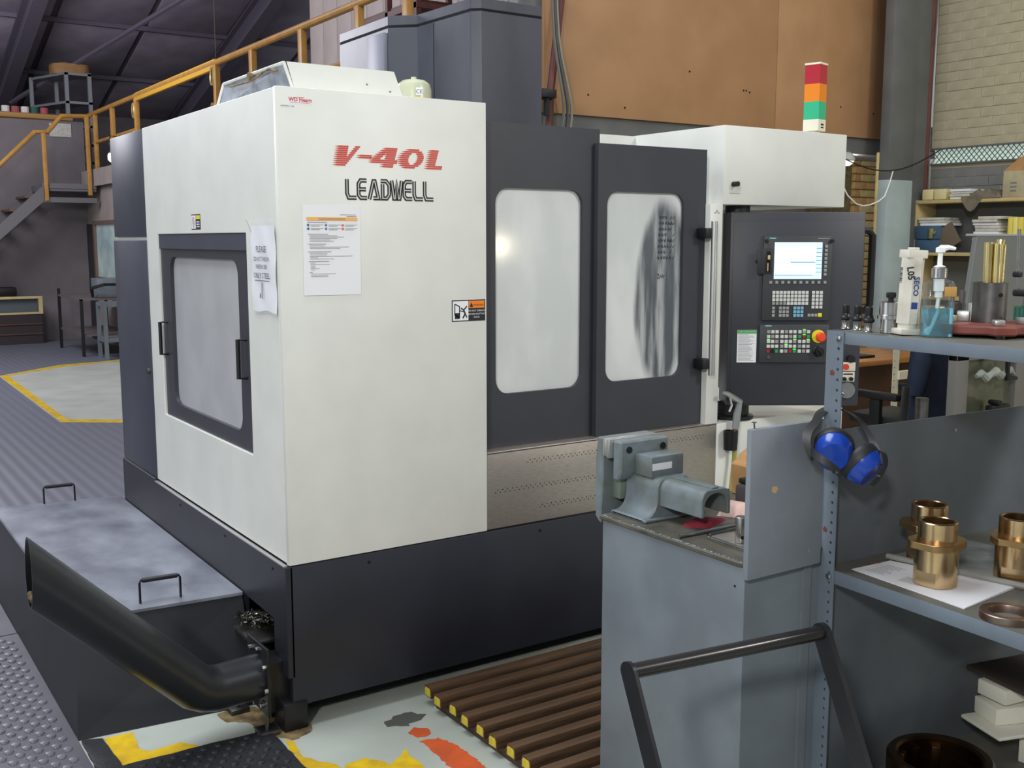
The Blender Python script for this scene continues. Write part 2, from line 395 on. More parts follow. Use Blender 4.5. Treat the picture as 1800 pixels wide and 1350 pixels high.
ceil = struct(B().add([(-8, 6, rz(6) + .09), (10, 6, rz(6) + .09), (10, 20.2, rz(20.2) + .1), (-8, 20.2, rz(20.2) + .1), (-8, 6, rz(6) + .18), (10, 6, rz(6) + .18), (10, 20.2, rz(20.2) + .18), (-8, 20.2, rz(20.2) + .18)], [(0, 1, 2, 3), (7, 6, 5, 4), (0, 4, 5, 1), (1, 5, 6, 2), (2, 6, 7, 3), (3, 7, 4, 0)]).build('ceiling', ROOFB))
sl = math.atan(0.30); p0 = None
for i in range(-1, 7):
    for j in range(6):
        y = 19.2 - j * 2.0; x = -1.2 + i * 1.5
        T = Matrix.Translation((x, y, rz(y) + 0.08)) @ Matrix.Rotation(-sl, 4, 'X')
        if p0 is None:
            p0 = B().box(-0.70, 0.70, -0.98, 0.98, -0.02, 0.02, 0.008).build('roof_panel', ROOFM, ceil, local=True); o = p0
        else: o = dup(p0, ceil)
        o.matrix_local = Matrix.Translation(-Vector(WM[ceil].translation)) @ T
for j in range(7):
    y = 20.2 - j * 2.0
    B().box(-8, 10, y - 0.035, y + 0.035, rz(y) + 0.01, rz(y) + 0.09).build('purlin', ROOFB, ceil)
for x in (-2.4, 2.1, 5.6):
    a, b_ = 20.0, 7.0
    b = B()
    for (w, h0, h1) in ((0.02, -0.36, 0.04), (0.11, -0.40, -0.36), (0.11, 0.0, 0.04)):
        b.add([(x - w, a, rz(a) + h0), (x + w, a, rz(a) + h0), (x + w, a, rz(a) + h1), (x - w, a, rz(a) + h1), (x - w, b_, rz(b_) + h0), (x + w, b_, rz(b_) + h0), (x + w, b_, rz(b_) + h1), (x - w, b_, rz(b_) + h1)], [(0, 1, 2, 3), (7, 6, 5, 4), (0, 4, 5, 1), (1, 5, 6, 2), (2, 6, 7, 3), (3, 7, 4, 0)])
    b.build('rafter', ROOFB, ceil)
B().tube([(2.2, 18.5, rz(18.5) - 0.4), (5.6, 11.0, rz(11) - 0.35)], 0.045, 6).build('roof_brace', ROOFB, ceil)

# wall behind the machine: hardboard over an opening, store room with brick pier behind
wb = struct(B().box(3.0, 7.2, 3.03, 3.15, 2.46, 5.2).build('wall_back', BEAMG))
for x0, x1 in ((3.2, 5.58), (5.584, 7.03)):
    B().box(x0, x1, 3.0, 3.03, 2.60, 5.2, 0.003).build('hardboard_sheet', BOARD, wb)
b = B()
for x, z in ((3.95, 2.68), (4.6, 3.0), (5.2, 2.9), (5.23, 2.9), (5.27, 2.89), (6.4, 2.85), (6.85, 2.82), (3.6, 2.75), (6.0, 2.66)):
    b.cyl((x, 2.999, z), (x, 2.997, z), 0.008, 8)
b.build('nail_holes', VOID, wb)['kind'] = 'stuff'
struct(B().box(3.2, 9.6, 5.2, 5.3, 0, 2.7).box(3.2, 9.6, 3.15, 5.3, 2.62, 2.7).build('wall_store', CONC))
pier = struct(B().box(8.53, 9.4, 4.52, 5.2, 0, 2.62).build('brick_pier', MORTAR))
p0 = [None] * 3; H = None
for k in range(30):
    z = 0.02 + k * 0.086
    if z < 0.25: continue
    for q in range(4):
        x = 8.52 + q * 0.232 - (0.116 if k % 2 else 0)
        ml = q * 7 + k * 3; mi = (ml // 2) % 3
        w = 0.222 if not (k % 2 and q == 0) else 0.222
        if x < 8.5: x0, w = 8.52, 0.106
        else: x0 = x
        key = w
        if p0[mi] is None or abs(p0[mi]['w'] - w) > 1e-3:
            o = B().box(0, w, -0.018, 0.03, 0, 0.074, 0.006, seg=1).build('brick', BRICKM[mi], pier, local=True)
            if w > 0.2: p0[mi] = o; o['w'] = w
        else: o = dup(p0[mi], pier)
        o.location = Vector((x0, 4.52 + random.uniform(-0.003, 0.003), z)) - WM[pier].translation
wr = struct(B().box(7.53, 7.7, -4, 2.86, 0, 2.385).box(7.53, 7.7, -4, 2.86, 2.52, 5.4).build('wall_right', mat('wall_mortar', (184, 176, 152), 0.9)))
CGREY = mat('grey_painted_brick', (128, 130, 128), 0.8, v=0.10, s=6, bump=0.2)
BR = {}
for k in range(46):
    z = 1.40 + k * 0.086
    if 2.30 < z < 2.51 or z > 4.6: continue
    for q in range(6):
        half = k % 2 and q == 0
        y1 = 2.85 - (q * 0.235 if not k % 2 else max(0.0, (q - 0.5) * 0.235))
        key = (z > 2.4, half)
        if key not in BR:
            o = BR[key] = B().box(-0.006, 0.02, -0.115 if half else -0.2325, 0, 0, 0.0845, 0.003, seg=1).build('brick', CREAM if z > 2.4 else CGREY, wr, local=True)
        else: o = dup(BR[key], wr)
        o.location = Vector((7.53 + random.uniform(-0.003, 0.004), y1, z)) - WM[wr].translation
        o.rotation_euler = (random.uniform(-.008, .008), 0, random.uniform(-.006, .006))
w1 = root('window_1', 'narrow strip window behind diamond wire mesh high on the cream brick wall', 'window', (7.5, 2.3, 2.385)); struct(w1)
B().box(7.56, 7.57, 0.6, 2.84, 2.385, 2.52).build('pane', mat('daylit_glass', (196, 212, 204), 0.2, emit=(205, 224, 214), es=0.55), w1)
b = B()
for i in range(46):
    y = 2.84 - i * 0.05
    b.tube([(7.505, y, 2.39), (7.505, y - 0.115, 2.515)], 0.004, 4).tube([(7.51, y - 0.115, 2.39), (7.51, y, 2.515)], 0.004, 4)
b.build('mesh_guard', mat('mesh_wire', (96, 104, 100), 0.5, 0.5), w1)
B().box(7.49, 7.53, 0.6, 2.84, 2.375, 2.39).box(7.49, 7.53, 0.6, 2.84, 2.515, 2.53).build('frame', BEAMG, w1)
# steel column in the corner, lower half pale blue
cl = struct(B().box(6.70, 7.05, 2.70, 2.80, 2.22, 5.2, 0.006).build('steel_column', BEAMG))
B().box(6.70, 7.05, 2.698, 2.80, 0, 2.22, 0.006).build('pale_lower_shaft', PALEB, cl)
B().box(7.06, 7.30, 2.76, 2.98, 0, 5.2, 0.004).build('rear_flange', BEAMG, cl)
B().box(6.70, 6.72, 2.80, 2.83, 0, 2.46, 0.004).build('door_lining', CREAMW, cl)
cd = B().tube([(7.345, 2.80, 1.6), (7.345, 2.80, 5.0)], 0.04, 10).build('conduit_pipe', REDOX)
tag(cd, 'dark red conduit pipe running up the corner beside the steel column', 'pipe')
b = B()
for k, (dx, r) in enumerate(((0.0, .012), (0.03, .009), (0.055, .011))):
    b.tube([(7.40 + dx, 2.83 - 0.01 * math.sin(z * 3 + k), z) for z in [1.9 + 0.2 * i for i in range(15)]], r, 6)
tag(b.build('cable_run', mat('grey_cable', (120, 118, 112), 0.6)), 'bunch of grey cables climbing the corner next to the cream wall', 'cable')
tag(B().tube([(5.95 + 1.4 * t, 2.66 - 0.02 * t, 2.40 - 0.16 * math.sin(t * 3.14) + 0.10 * t) for t in [i / 14 for i in range(15)]], 0.006, 5).build('drooping_cable', BLACK), 'thin black cable sagging across the pale column', 'cable')
tag(B().tube([(6.06, 2.96, 2.45), (6.08, 2.70, 2.18), (6.16, 2.69, 2.07), (6.277, 2.69, 2.0), (6.37, 2.69, 1.985), (6.467, 2.69, 1.996), (6.58, 2.69, 2.03), (6.655, 2.69, 2.073), (6.72, 2.69, 2.2), (6.756, 2.69, 2.297)], 0.006, 5).build('white_flex', PUMPW), 'white cable looping in front of the yellow brick pier', 'cable')
# lamp in the opening
lp = root('bulkhead_lamp', 'small round lit bulkhead lamp beside the white electrical box', 'lamp', (6.46, 2.95, 2.33))
LT = Matrix.Translation((6.46, 2.95, 2.405)) @ Matrix.Rotation(R(22), 4, 'X')
B().lathe([(0.065, 0), (0.068, 0.012), (0.045, 0.04), (0.018, 0.056)], 20, LT).build('housing', mat('lamp_grey', (176, 178, 178), 0.4), lp)
B().lathe([(0.01, -0.062), (0.04, -0.05), (0.06, -0.02), (0.06, 0.0)], 20, LT).build('bulb', mat('lit_bulb', (255, 255, 250), 0.3, emit=(255, 252, 240), es=5), lp)
B().box(6.44, 6.48, 2.95, 3.04, 2.445, 2.475, .003).build('bracket', BEAMG, lp)
# mezzanine wall window, doors of the left wall
w2 = root('window_2', 'office window in the pale wall under the mezzanine', 'window', (2.9, 14.8, 1.05)); struct(w2)
B().box(2.88, 2.895, 13.6, 15.35, 1.08, 1.93).build('pane', mat('office_glass', (120, 150, 158), 0.2, c2=(190, 205, 196), s=2.5, emit=(150, 170, 170), es=0.25), w2)
B().plate(rect(13.5, 15.45, 1.0, 2.0), [rect(13.6, 15.35, 1.08, 1.93)], 'x', 2.84, 2.90).build('frame', mat('brown_frame', (116, 98, 88), 0.6), w2)
d1 = struct(B().box(2.86, 2.90, 15.55, 15.97, 0, 1.95).build('door_1', mat('door_dark', (52, 50, 56), 0.6)))

# ------------------------------------------------------------------ floor mats
def mat_slab(name, pts, m, z, label):
    r = root(name, label, 'mat', (pts[0][0], pts[0][1], 0))
    B().plate(pts, [], 'z', 0.0005, z).build('mat_sheet', m, r, smooth=False); return r
RIB = bpy.data.materials.new('ribbed_rubber'); RIB.use_nodes = True
t = RIB.node_tree; p = t.nodes['Principled BSDF']; p.inputs['Base Color'].default_value = lin((108, 111, 122)); p.inputs['Roughness'].default_value = 0.5
tc = t.nodes.new('ShaderNodeTexCoord'); wv = t.nodes.new('ShaderNodeTexWave'); wv.inputs['Scale'].default_value = 3.6; wv.inputs['Distortion'].default_value = 0.2; wv.bands_direction = 'X'
t.links.new(tc.outputs['Object'], wv.inputs['Vector']); bp = t.nodes.new('ShaderNodeBump'); bp.inputs['Strength'].default_value = 0.16; bp.inputs['Distance'].default_value = 0.02
t.links.new(wv.outputs['Fac'], bp.inputs['Height']); t.links.new(bp.outputs[0], p.inputs['Normal'])
STUDM = mat('worn_stud_rubber', (100, 101, 110), 0.38, c2=(86, 87, 96), s=7)
def studs(parent, x0, x1, y0, y1, z, m, sp=0.056, r=0.0165):
    b = B(); k = 0; y = y0
    while y < y1:
        x = x0 + (sp / 2 if k % 2 else 0)
        while x < x1:
            b.lathe([(r, 0), (r * 0.85, 0.0045), (r * 0.5, 0.006)], 10, Matrix.Translation((x, y, z)))
            x += sp
        y += sp * 0.78; k += 1
    o = b.build('mat_studs', m, parent); o['kind'] = 'stuff'
m1 = mat_slab('rubber_mat', [(-2.6, -1.2), (-0.645, -1.2), (-0.645, 1.52), (-2.6, 1.52)], RUBBER, 0.006, 'grey studded rubber mat beside the low black tank, nearest the camera')
studs(m1, -1.5, -0.68, -0.9, 1.50, 0.006, STUDM)
m2 = mat_slab('rubber_mat', [(-2.6, 1.53), (-0.646, 1.53), (-0.646, 2.35), (-2.6, 2.35)], RUBBER, 0.006, 'grey studded rubber mat behind the near one, left of the tank')
studs(m2, -1.2, -0.70, 1.56, 2.33, 0.006, STUDM)
m3 = mat_slab('rubber_mat', ragged([(-0.638, -1.2), (-0.075, -1.2), (-0.075, 0.045), (-0.565, 0.060), (-0.572, 0.295), (-0.638, 0.325)], 0.003, 0.03), RUBBERD, 0.008, 'black studded rubber mat in front of the machine corner')
studs(m3, -0.56, -0.09, -0.6, 0.03, 0.008, RUBBERD, 0.05, 0.014)
m4 = mat_slab('rubber_matting', [(-6.9, 2.36), (2.7, 2.36), (2.7, 5.6), (0.62, 7.15), (0.68, 11.22), (1.55, 12.05), (2.05, 12.15), (2.85, 12.4), (2.85, 15.95), (-6.9, 15.95)], RIB, 0.005, 'large dark ribbed rubber matting around the yellow edged floor patch')

# ------------------------------------------------------------------ mezzanine, stair and far-left furniture
rl = root('guard_railing', 'long yellow tubular guard railing along the mezzanine edge', 'railing', (2.83, 9, 2.8))
B().tube([(2.83, 3.6, 3.69), (2.83, 15.6, 3.70)], 0.035, 10).build('top_rail', RAIL, rl)
B().box(2.805, 2.855, 8.9, 12.35, 3.62, 3.735, 0.008).build('bolted_gate_bar', mat('gate_yellow', (222, 170, 60), 0.4), rl)
B().tube([(2.83, 3.6, 3.24), (2.83, 8.85, 3.24)], 0.026, 8).build('mid_rail', RAIL, rl)
B().tube([(2.83, 12.4, 3.24), (2.83, 15.0, 3.24)], 0.026, 8).build('mid_rail', RAIL, rl)
for y in (4.33, 5.2, 6.43, 7.75, 8.91, 12.35, 13.72, 14.84):
    B().box(2.80, 2.86, y - 0.045, y + 0.045, 2.80, 3.67, 0.006).build('post', RAIL, rl)
for y, z in ((8.98, 3.55), (9.0, 3.15), (12.42, 3.5), (12.44, 3.12)):
    B().tube([(2.80, y + 0.05 * math.cos(a), z + 0.10 * math.sin(a)) for a in [i * math.pi / 5 for i in range(10)]], 0.012, 5, closed=True).build('chain_link', mat('chain_brass', (190, 170, 110), 0.4, 0.6), rl)
tag(B().tube([(3.4, 10.6, 3.62), (3.4, 10.6, 3.42)], 0.008, 5).tube([(3.4, 10.6 + 0.05 * math.cos(a), 3.33 + 0.09 * math.sin(a)) for a in [i * math.pi / 5 for i in range(10)]], 0.012, 5, closed=True).tube([(3.4, 10.6, 3.62), (3.4, 10.6, 6.9)], 0.0015, 4).build('hanging_hook', mat('hook_brass', (200, 180, 120), 0.4, 0.5)), 'pale loop hook hanging above the mezzanine floor', 'hook')
tb = root('hanging_bulb', 'bare lit bulb hanging by the dark rear cover of the machine', 'lamp', (2.62, 13.4, 2.9))
B().lathe([(0.01, -0.06), (0.04, -0.03), (0.045, 0.03), (0.03, 0.07)], 14, Matrix.Translation((2.70, 13.4, 2.90))).build('bulb', mat('lit_bulb_far', (255, 255, 250), 0.3, emit=(255, 255, 250), es=3), tb)
B().lathe([(0.028, 0.07), (0.028, 0.11), (0.012, 0.13)], 12, Matrix.Translation((2.70, 13.4, 2.90))).tube([(2.70, 13.4, 3.03), (2.70, 13.4, 3.22), (2.80, 13.4, 3.22)], 0.008, 5).build('holder', BLACK, tb)
# stair against the far wall
stp = root('steel_stair', 'steel stair with timber treads and yellow handrail climbing to the mezzanine', 'staircase', (2.0, 15.4, 0))
STG = mat('stair_grey', (108, 106, 108), 0.6)
for y in (14.95, 15.85):
    B().add([(2.02, y - .03, 2.30), (2.02, y + .03, 2.30), (-0.50, y - .03, 0.02), (-0.50, y + .03, 0.02), (2.02, y - .03, 2.54), (2.02, y + .03, 2.54), (-0.72, y - .03, 0.02), (-0.72, y + .03, 0.02)], [(0, 2, 6, 4), (1, 5, 7, 3), (0, 1, 3, 2), (4, 6, 7, 5), (0, 4, 5, 1), (2, 3, 7, 6)]).build('stringer', STG, stp)
for k in range(11):
    x = 1.88 - k * 0.235; z = 2.36 - k * 0.212
    B().box(x - 0.13, x + 0.13, 14.97, 15.83, z - 0.02, z + 0.02, 0.004).build('tread', mat('stair_tread', (98, 78, 66), 0.7), stp)
B().box(2.0, 2.82, 14.95, 15.9, 2.46, 2.56).build('landing', STG, stp)
B().box(2.0, 2.82, 14.93, 14.97, 2.28, 2.36).build('landing_beam', STG, stp)
B().box(2.0, 2.82, 14.93, 14.97, 2.50, 2.58).build('landing_kick_plate', STG, stp)
B().tube([(2.80, 15.0, 3.66), (2.36, 15.0, 3.64), (2.14, 15.0, 3.38), (1.95, 15.0, 3.37), (1.40, 15.0, 2.82), (-0.7, 15.0, 0.95)], 0.034, 8).build('handrail', RAIL, stp)
for x, z0, z1 in ((2.06, 2.3, 3.35), (2.72, 2.4, 3.66), (0.6, 1.15, 2.05), (-0.6, 0.1, 1.0)):
    B().box(x - 0.03, x + 0.03, 14.90, 14.96, z0, z1, 0.005).build('handrail_post', RAIL, stp)
tag(B().box(2.36, 2.70, 15.985, 15.999, 3.40, 3.62).build('wall_notice', PAPERD), 'pale rectangular notice on the far wall above the stair', 'notice')
tag(B().tube([(-6, 16.1, 3.79), (2.75, 16.1, 3.72)], 0.05, 8).build('timber_pole', mat('pole_wood', (176, 136, 82), 0.6)), 'long yellowish pole lying along the top of the far wall', 'pole')
cs = ((0, (40, 92, 82)), (1, (226, 220, 214)), (2, (160, 84, 84)), (3, (226, 220, 214)), (4, (40, 92, 82)), (5, (178, 84, 90)))
for i, c in cs:
    x = 1.62 + i * 0.15
    o = B().cyl((x, 16.4, 3.70), (x, 16.4, 3.90), 0.065, 10).build('paint_can', mat('can_%d' % i, c, 0.5)); tag(o, '%s can, %s of the row on the far wall' % (('dark green', 'white', 'dull red', 'white', 'dark green', 'pink red')[i], ('first', 'second', 'third', 'fourth', 'fifth', 'last')[i]), 'can', 'cans on the far wall')
tag(B().box(1.4, 2.35, 16.25, 17.4, 3.60, 3.695).build('upper_ledge', CONC), 'concrete ledge behind the top of the far wall', 'ledge')
us = root('shelving_unit', 'tall grey steel shelving unit on the mezzanine behind the stair', 'shelving', (2.95, 17.0, 2.8))
for x, y in ((2.78, 16.55), (3.16, 16.55), (2.4, 17.6), (2.82, 17.6)):
    B().box(x - .03, x + .03, y - .03, y + .03, 2.8, 4.55).build('post', mat('shelf_grey', (138, 140, 146), 0.5), us)
for z in (3.0, 3.3, 3.62, 4.02, 4.5):
    B().add([(2.75, 16.52, z), (3.19, 16.52, z), (2.85, 17.63, z), (2.37, 17.63, z), (2.75, 16.52, z + .04), (3.19, 16.52, z + .04), (2.85, 17.63, z + .04), (2.37, 17.63, z + .04)], [(3, 2, 1, 0), (4, 5, 6, 7), (0, 1, 5, 4), (1, 2, 6, 5), (2, 3, 7, 6), (3, 0, 4, 7)]).build('shelf', mat('shelf_grey', (138, 140, 146), 0.5), us)
cb = root('cardboard_tray', 'torn brown cardboard tray on top of the mezzanine shelving', 'box', (2.95, 16.9, 4.54))
B().plate(rrect(2.62, 3.24, 16.7, 17.3, 0.2), [rrect(2.66, 3.20, 16.74, 17.26, 0.18)], 'z', 4.56, 4.72).build('wall', CARD, cb)
B().plate(rrect(2.62, 3.24, 16.7, 17.3, 0.2), [], 'z', 4.545, 4.56).build('bottom', CARD, cb)
B().lathe([(0.16, 0), (0.17, 0.1), (0.1, 0.2), (0.04, 0.22)], 10, Matrix.Translation((2.86, 16.95, 4.56))).build('wrapped_lump', mat('lump', (120, 104, 96), 0.8), cb)
for k, (x0, y0, x1, y1, z) in enumerate(((1.5, 16.7, 2.30, 17.3, 3.70), (1.6, 16.75, 2.25, 17.2, 3.752), (3.3, 14.0, 4.4, 16.0, 3.3))):
    o = B().box(x0, x1, y0, y1, z, z + 0.05, M=Matrix.Translation((0, 0, 0))).build('stored_board', mat('stored_timber', (150, 122, 104), 0.7)); tag(o, ('pale timber board lying behind the row of cans', 'timber board on top of the board behind the cans', 'wide timber board stored behind the railing')[k], 'board')
    if k == 2: tag(B().box(3.35, 3.45, 14.1, 14.2, 2.8, 3.3).box(4.25, 4.35, 14.1, 14.2, 2.8, 3.3).box(3.35, 3.45, 15.8, 15.9, 2.8, 3.3).box(4.25, 4.35, 15.8, 15.9, 2.8, 3.3).build('trestle', BLACKM), 'dark trestle carrying a board behind the railing', 'trestle')
for k, (x, y, z, h, lab) in enumerate(((4.0, 12.0, 2.8, .62, 'dark storage bench standing behind the railing near the chain'), (4.2, 9.9, 2.8, .42, 'low dark crate behind the railing'),)):
    r = root('storage_bench', lab, 'bench', (x, y, z)); B().box(x - .35, x + .6, y - .8, y + .8, z + h - .06, z + h, .01).build('top', mat('bench_brown', (150, 124, 108), 0.7), r)
    for sx in (-.3, .5):
        for sy in (-.7, .7): B().box(x + sx - .04, x + sx + .04, y + sy - .04, y + sy + .04, z, z + h - .06).build('leg', BLACKM, r)
rs = root('red_steel_rack', 'dark red steel rack on the mezzanine behind the machine tower', 'rack', (3.9, 5.9, 2.8))
for x, y in ((3.4, 5.2), (3.4, 5.75), (3.4, 6.35), (4.4, 5.2), (4.4, 6.35)):
    B().box(x - .025, x + .025, y - .025, y + .025, 2.8, 4.9).build('post', REDOX, rs)
for z in (3.36, 3.72, 4.3):
    B().box(3.375, 4.43, 5.17, 6.38, z, z + 0.05).build('shelf', REDOX, rs)
B().box(3.4, 4.4, 5.2, 6.3, 3.77, 3.80).build('shelf_board', DESKF, rs)
# left: bench table and lit shelf cabinet
tbl = root('work_table', 'thin legged dark steel table with lower shelf against the pale wall', 'table', (2.4, 13.5, 0))
B().box(2.04, 2.78, 12.85, 14.45, 0.82, 0.85).build('top', mat('table_steel', (110, 100, 98), 0.5), tbl)
B().box(2.06, 2.78, 12.87, 14.43, 0.30, 0.33).build('lower_shelf', mat('table_steel', (110, 100, 98), 0.5), tbl)
for x in (2.06, 2.76):
    for y in (12.87, 14.43): B().box(x - .02, x + .02, y - .02, y + .02, 0, 0.94 if y > 14 else 0.84).build('leg', BLACKM, tbl)
tag(B().box(2.3, 2.75, 12.9, 13.3, 0.852, 1.13, 0.01).build('grey_tool_box', GREY), 'blue grey metal box on the thin legged table', 'box')
tag(B().tube([(2.25, 13.0, 0.87), (2.2, 12.8, 1.0), (2.35, 12.7, 1.05), (2.6, 12.7, 1.05)], 0.02, 6).build('bent_hose', BLACK), 'black bent hose lying over the thin legged table', 'hose')
stl = root('grey_step_frame', 'pale grey steel frame stand next to the dark rear cover', 'stand', (2.5, 12.4, 0))
for x, y in ((2.25, 12.3), (2.55, 12.3), (2.25, 12.7), (2.55, 12.7)): B().box(x - .025, x + .025, y - .025, y + .025, 0, 0.8).build('leg', GREY, stl)
for z in (0.25, 0.75): B().box(2.23, 2.57, 12.28, 12.72, z, z + .06).build('rail', GREY, stl)
tag(B().lathe([(0.10, 0), (0.12, 0.05), (0.12, 0.25), (0.05, 0.3)], 14, Matrix.Translation((2.62, 12.05, 0))).build('dark_jug', mat('jug', (84, 76, 76), 0.6)), 'dark rounded container on the floor by the rear cover', 'container')
bc = root('low_cabinet', 'low cabinet with cream framed display top at the far left wall', 'cabinet', (1.3, 15.6, 0))
B().box(1.05, 1.97, 15.4, 15.80, 0.006, 0.48).build('body', mat('cab_dark', (54, 44, 46), 0.7), bc)
for z in (0.16, 0.32): B().box(1.05, 1.97, 15.38, 15.40, z, z + .02).build('shelf_edge', mat('cab_brown', (88, 62, 54), 0.7), bc)
B().plate(rect(1.05, 1.99, 0.49, 0.78), [rect(1.1, 1.93, 0.52, 0.74)], 'y', 15.40, 15.46).build('cream_frame', CREAMW, bc)
B().box(1.1, 1.93, 15.5, 15.8, 0.485, 0.74).build('display_interior', mat('cab_grey', (84, 92, 98), 0.6), bc)
tag(B().box(1.1, 1.62, 15.42, 15.75, 0.782, 0.93, 0.03).build('black_case', BLACK), 'black case on top of the low cabinet', 'case')

# ------------------------------------------------------------------ CNC machining centre
cnc = root('machining_centre', 'large white and charcoal CNC machining centre with two front windows and control pendant', 'machine', (0, 0, 0))
# base
B().box(0.0, 2.85, 0.0, 0.03, 0.085, 0.588, 0.004).build('front_skirt', BASE, cnc)
B().plate([(0.0, 0.19), (0.125, 0.19), (0.125, 0.372), (0.44, 0.378), (0.44, 0.05), (2.17, 0.05), (2.17, 0.60), (1.59, 0.60), (1.59, 0.588), (0.0, 0.588)], [], 'x', -0.014, 0.012, bev=0.002).build('side_skirt', BASE, cnc)
B().box(0.10, 2.8, 0.08, 2.1, 0.03, 0.58).build('dark_inner_base', VOID, cnc)  # inner box coloured near black for the darkness behind the opening
B().box(-0.035, 0.05, -0.006, 0.09, 0.0, 0.10, 0.003).build('foot', BLACKM, cnc)
B().box(-0.045, 0.05, 0.095, 0.24, 0.02, 0.13, 0.004).build('foot_bracket', BLACKM, cnc)
for x, y in ((-0.085, 0.03), (-0.11, 0.26)):
    b = B().box(x - .035, x + .035, y - .035, y + .035, 0, 0.02, 0.004).cyl((x, y, 0.02), (x, y, 0.15), 0.008, 10).lathe([(0.016, 0), (0.016, 0.016)], 6, Matrix.Translation((x, y, 0.105)))
    b.build('levelling_bolt', DSTEEL, cnc)
for x in (0.30, 1.05): B().cyl((x, 0.001, 0.555), (x, -0.002, 0.555), 0.006, 8).build('skirt_screw', VOID, cnc)
for y in (0.12, 0.62, 1.2): B().cyl((-0.013, y, 0.555), (-0.016, y, 0.555), 0.005, 8).build('skirt_screw', VOID, cnc)
# left cover
B().box(-0.017, -0.001, 0.012, 1.585, 0.586, 0.5915, 0.001).build('skirt_edge_highlight', ALU, cnc)  # bright strip added in place of the highlight on the skirt ledge
B().box(0.0, 0.802, 0.0, 0.024, 0.592, 2.19, 0.002).build('front_cover', WHITE, cnc)
B().box(0.78, 0.802, 0.025, 0.55, 0.6, 2.18).build('cover_return', WHITE, cnc)
B().plate(rect(0.024, 1.59, 0.596, 2.188), [rect(0.316, 1.415, 0.925, 1.722)], 'x', 0.0, 0.02, bev=0.0025).build('side_cover', WHITE, cnc)
B().box(0.012, 0.80, 0.02, 1.59, 2.170, 2.185, 0.003).build('top_cover', WHITE, cnc)
# side service door, dark frame with milky pane
sd = B().plate(rect(0.318, 1.413, 0.927, 1.66), [rrect(0.44, 1.285, 0.99, 1.625, 0.06)], 'x', 0.010, 0.032).build('side_door', DARK, cnc)
B().box(0.004, 0.03, 0.318, 1.413, 1.66, 1.72).build('upper_strip', DARKREAR, cnc)  # separate strip above the door frame in the bluer charcoal
B().box(0.026, 0.03, 0.42, 1.30, 0.97, 1.64).build('pane', PANES, sd)
for y in (0.375, 1.36):
    B().tube([(0.012, y, 1.20), (-0.022, y, 1.20), (-0.022, y, 1.34), (0.012, y, 1.34)], 0.007, 6).build('handle', BLACK, sd)
# dark rear cover in two tiers
B().box(0.0, 0.6, 1.592, 2.17, 1.71, 2.186, 0.003).build('rear_cover_upper', DARKREAR, cnc)
B().box(-0.004, 0.6, 1.592, 2.18, 0.60, 1.695, 0.004).build('rear_cover_lower', DARKREAR, cnc)
B().box(0.01, 0.6, 1.62, 2.15, 1.69, 1.715).build('gap_highlight', WHITE, cnc)  # white filler paints in the highlight along the gap
B().cyl((-0.004, 1.62, 1.10), (-0.02, 1.62, 1.10), 0.012, 10).build('rear_latch', DSTEEL, cnc)
# front doors
dl = B().plate(rect(0.80, 1.378, 0.885, 2.133), [rrect(0.881, 1.297, 1.105, 1.893, 0.06)], 'y', 0.06, 0.085).build('fixed_door', DARK, cnc)
B().box(0.86, 1.32, 0.078, 0.083, 1.09, 1.91).build('pane', PANE0, dl)
dr = B().plate(rect(1.349, 1.938, 0.897, 2.077), [rrect(1.396, 1.812, 1.118, 1.890, 0.055)], 'y', 0.03, 0.055).build('sliding_door', DARK, cnc)
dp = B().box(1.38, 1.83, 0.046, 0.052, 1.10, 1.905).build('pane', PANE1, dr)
b = B()
zz = 1.790
for k in range(8):
    z = 1.790 - k * 0.024; x = 1.685 - k * 0.0012
    for q in range(3 + (k * 5) % 3):
        x1 = x + 0.004; pts = [(x1 + i * 0.0035, 0.007 * math.sin(i * 2.3 + k * 1.7 + q)) for i in range(4)]; b.stroke(pts, 0.0032, FRONT(0, 0.0455, z)); x = x1 + 0.012
    for q in range(2):
        if (k + q) % 4 != 3: b.stroke([(1.748 + q * 0.016, 0.0), (1.751 + q * 0.016, -0.006), (1.758 + q * 0.016, 0.007)], 0.002, FRONT(0, 0.0455, z))
b.stroke([(1.68, 0.008), (1.69, 0.010), (1.684, -0.008), (1.695, -0.008), (1.698, 0.006), (1.704, -0.006), (1.71, 0.007), (1.715, -0.007), (1.722, 0.006)], 0.003, FRONT(0, 0.0455, 1.545))
b.build('marker_notes', INKD, dr)
B().cyl((1.935, -0.030, 1.115), (1.932, -0.030, 1.775), 0.0135, 14).build('grab_handle', ALU, dr)
for z in (1.165, 1.725): B().box(1.885, 1.945, -0.03, 0.03, z - 0.022, z + 0.022, 0.004).build('handle_bracket', BLACK, dr)
# stainless apron
ap = B().box(0.803, 2.003, 0.0, 0.02, 0.595, 0.893, 0.002).build('stainless_apron', STAIN, cnc)
B().box(0.803, 2.003, 0.0, 0.09, 0.886, 0.896, 0.002).build('ledge', STAIN, ap)
b = B()
for z, x0, x1 in ((0.838, 0.99, 1.95), (0.735, 0.84, 1.70), (0.650, 1.05, 1.70)):
    for i in range(int((x1 - x0) / 0.022)):
        for j in range(2): b.disc((x0 + i * 0.022 + j * 0.011, z + j * 0.010), 0.0024, FRONT(0, -0.0003, 0), 6)
o = b.build('perforations', VOID, ap); o['kind'] = 'stuff'
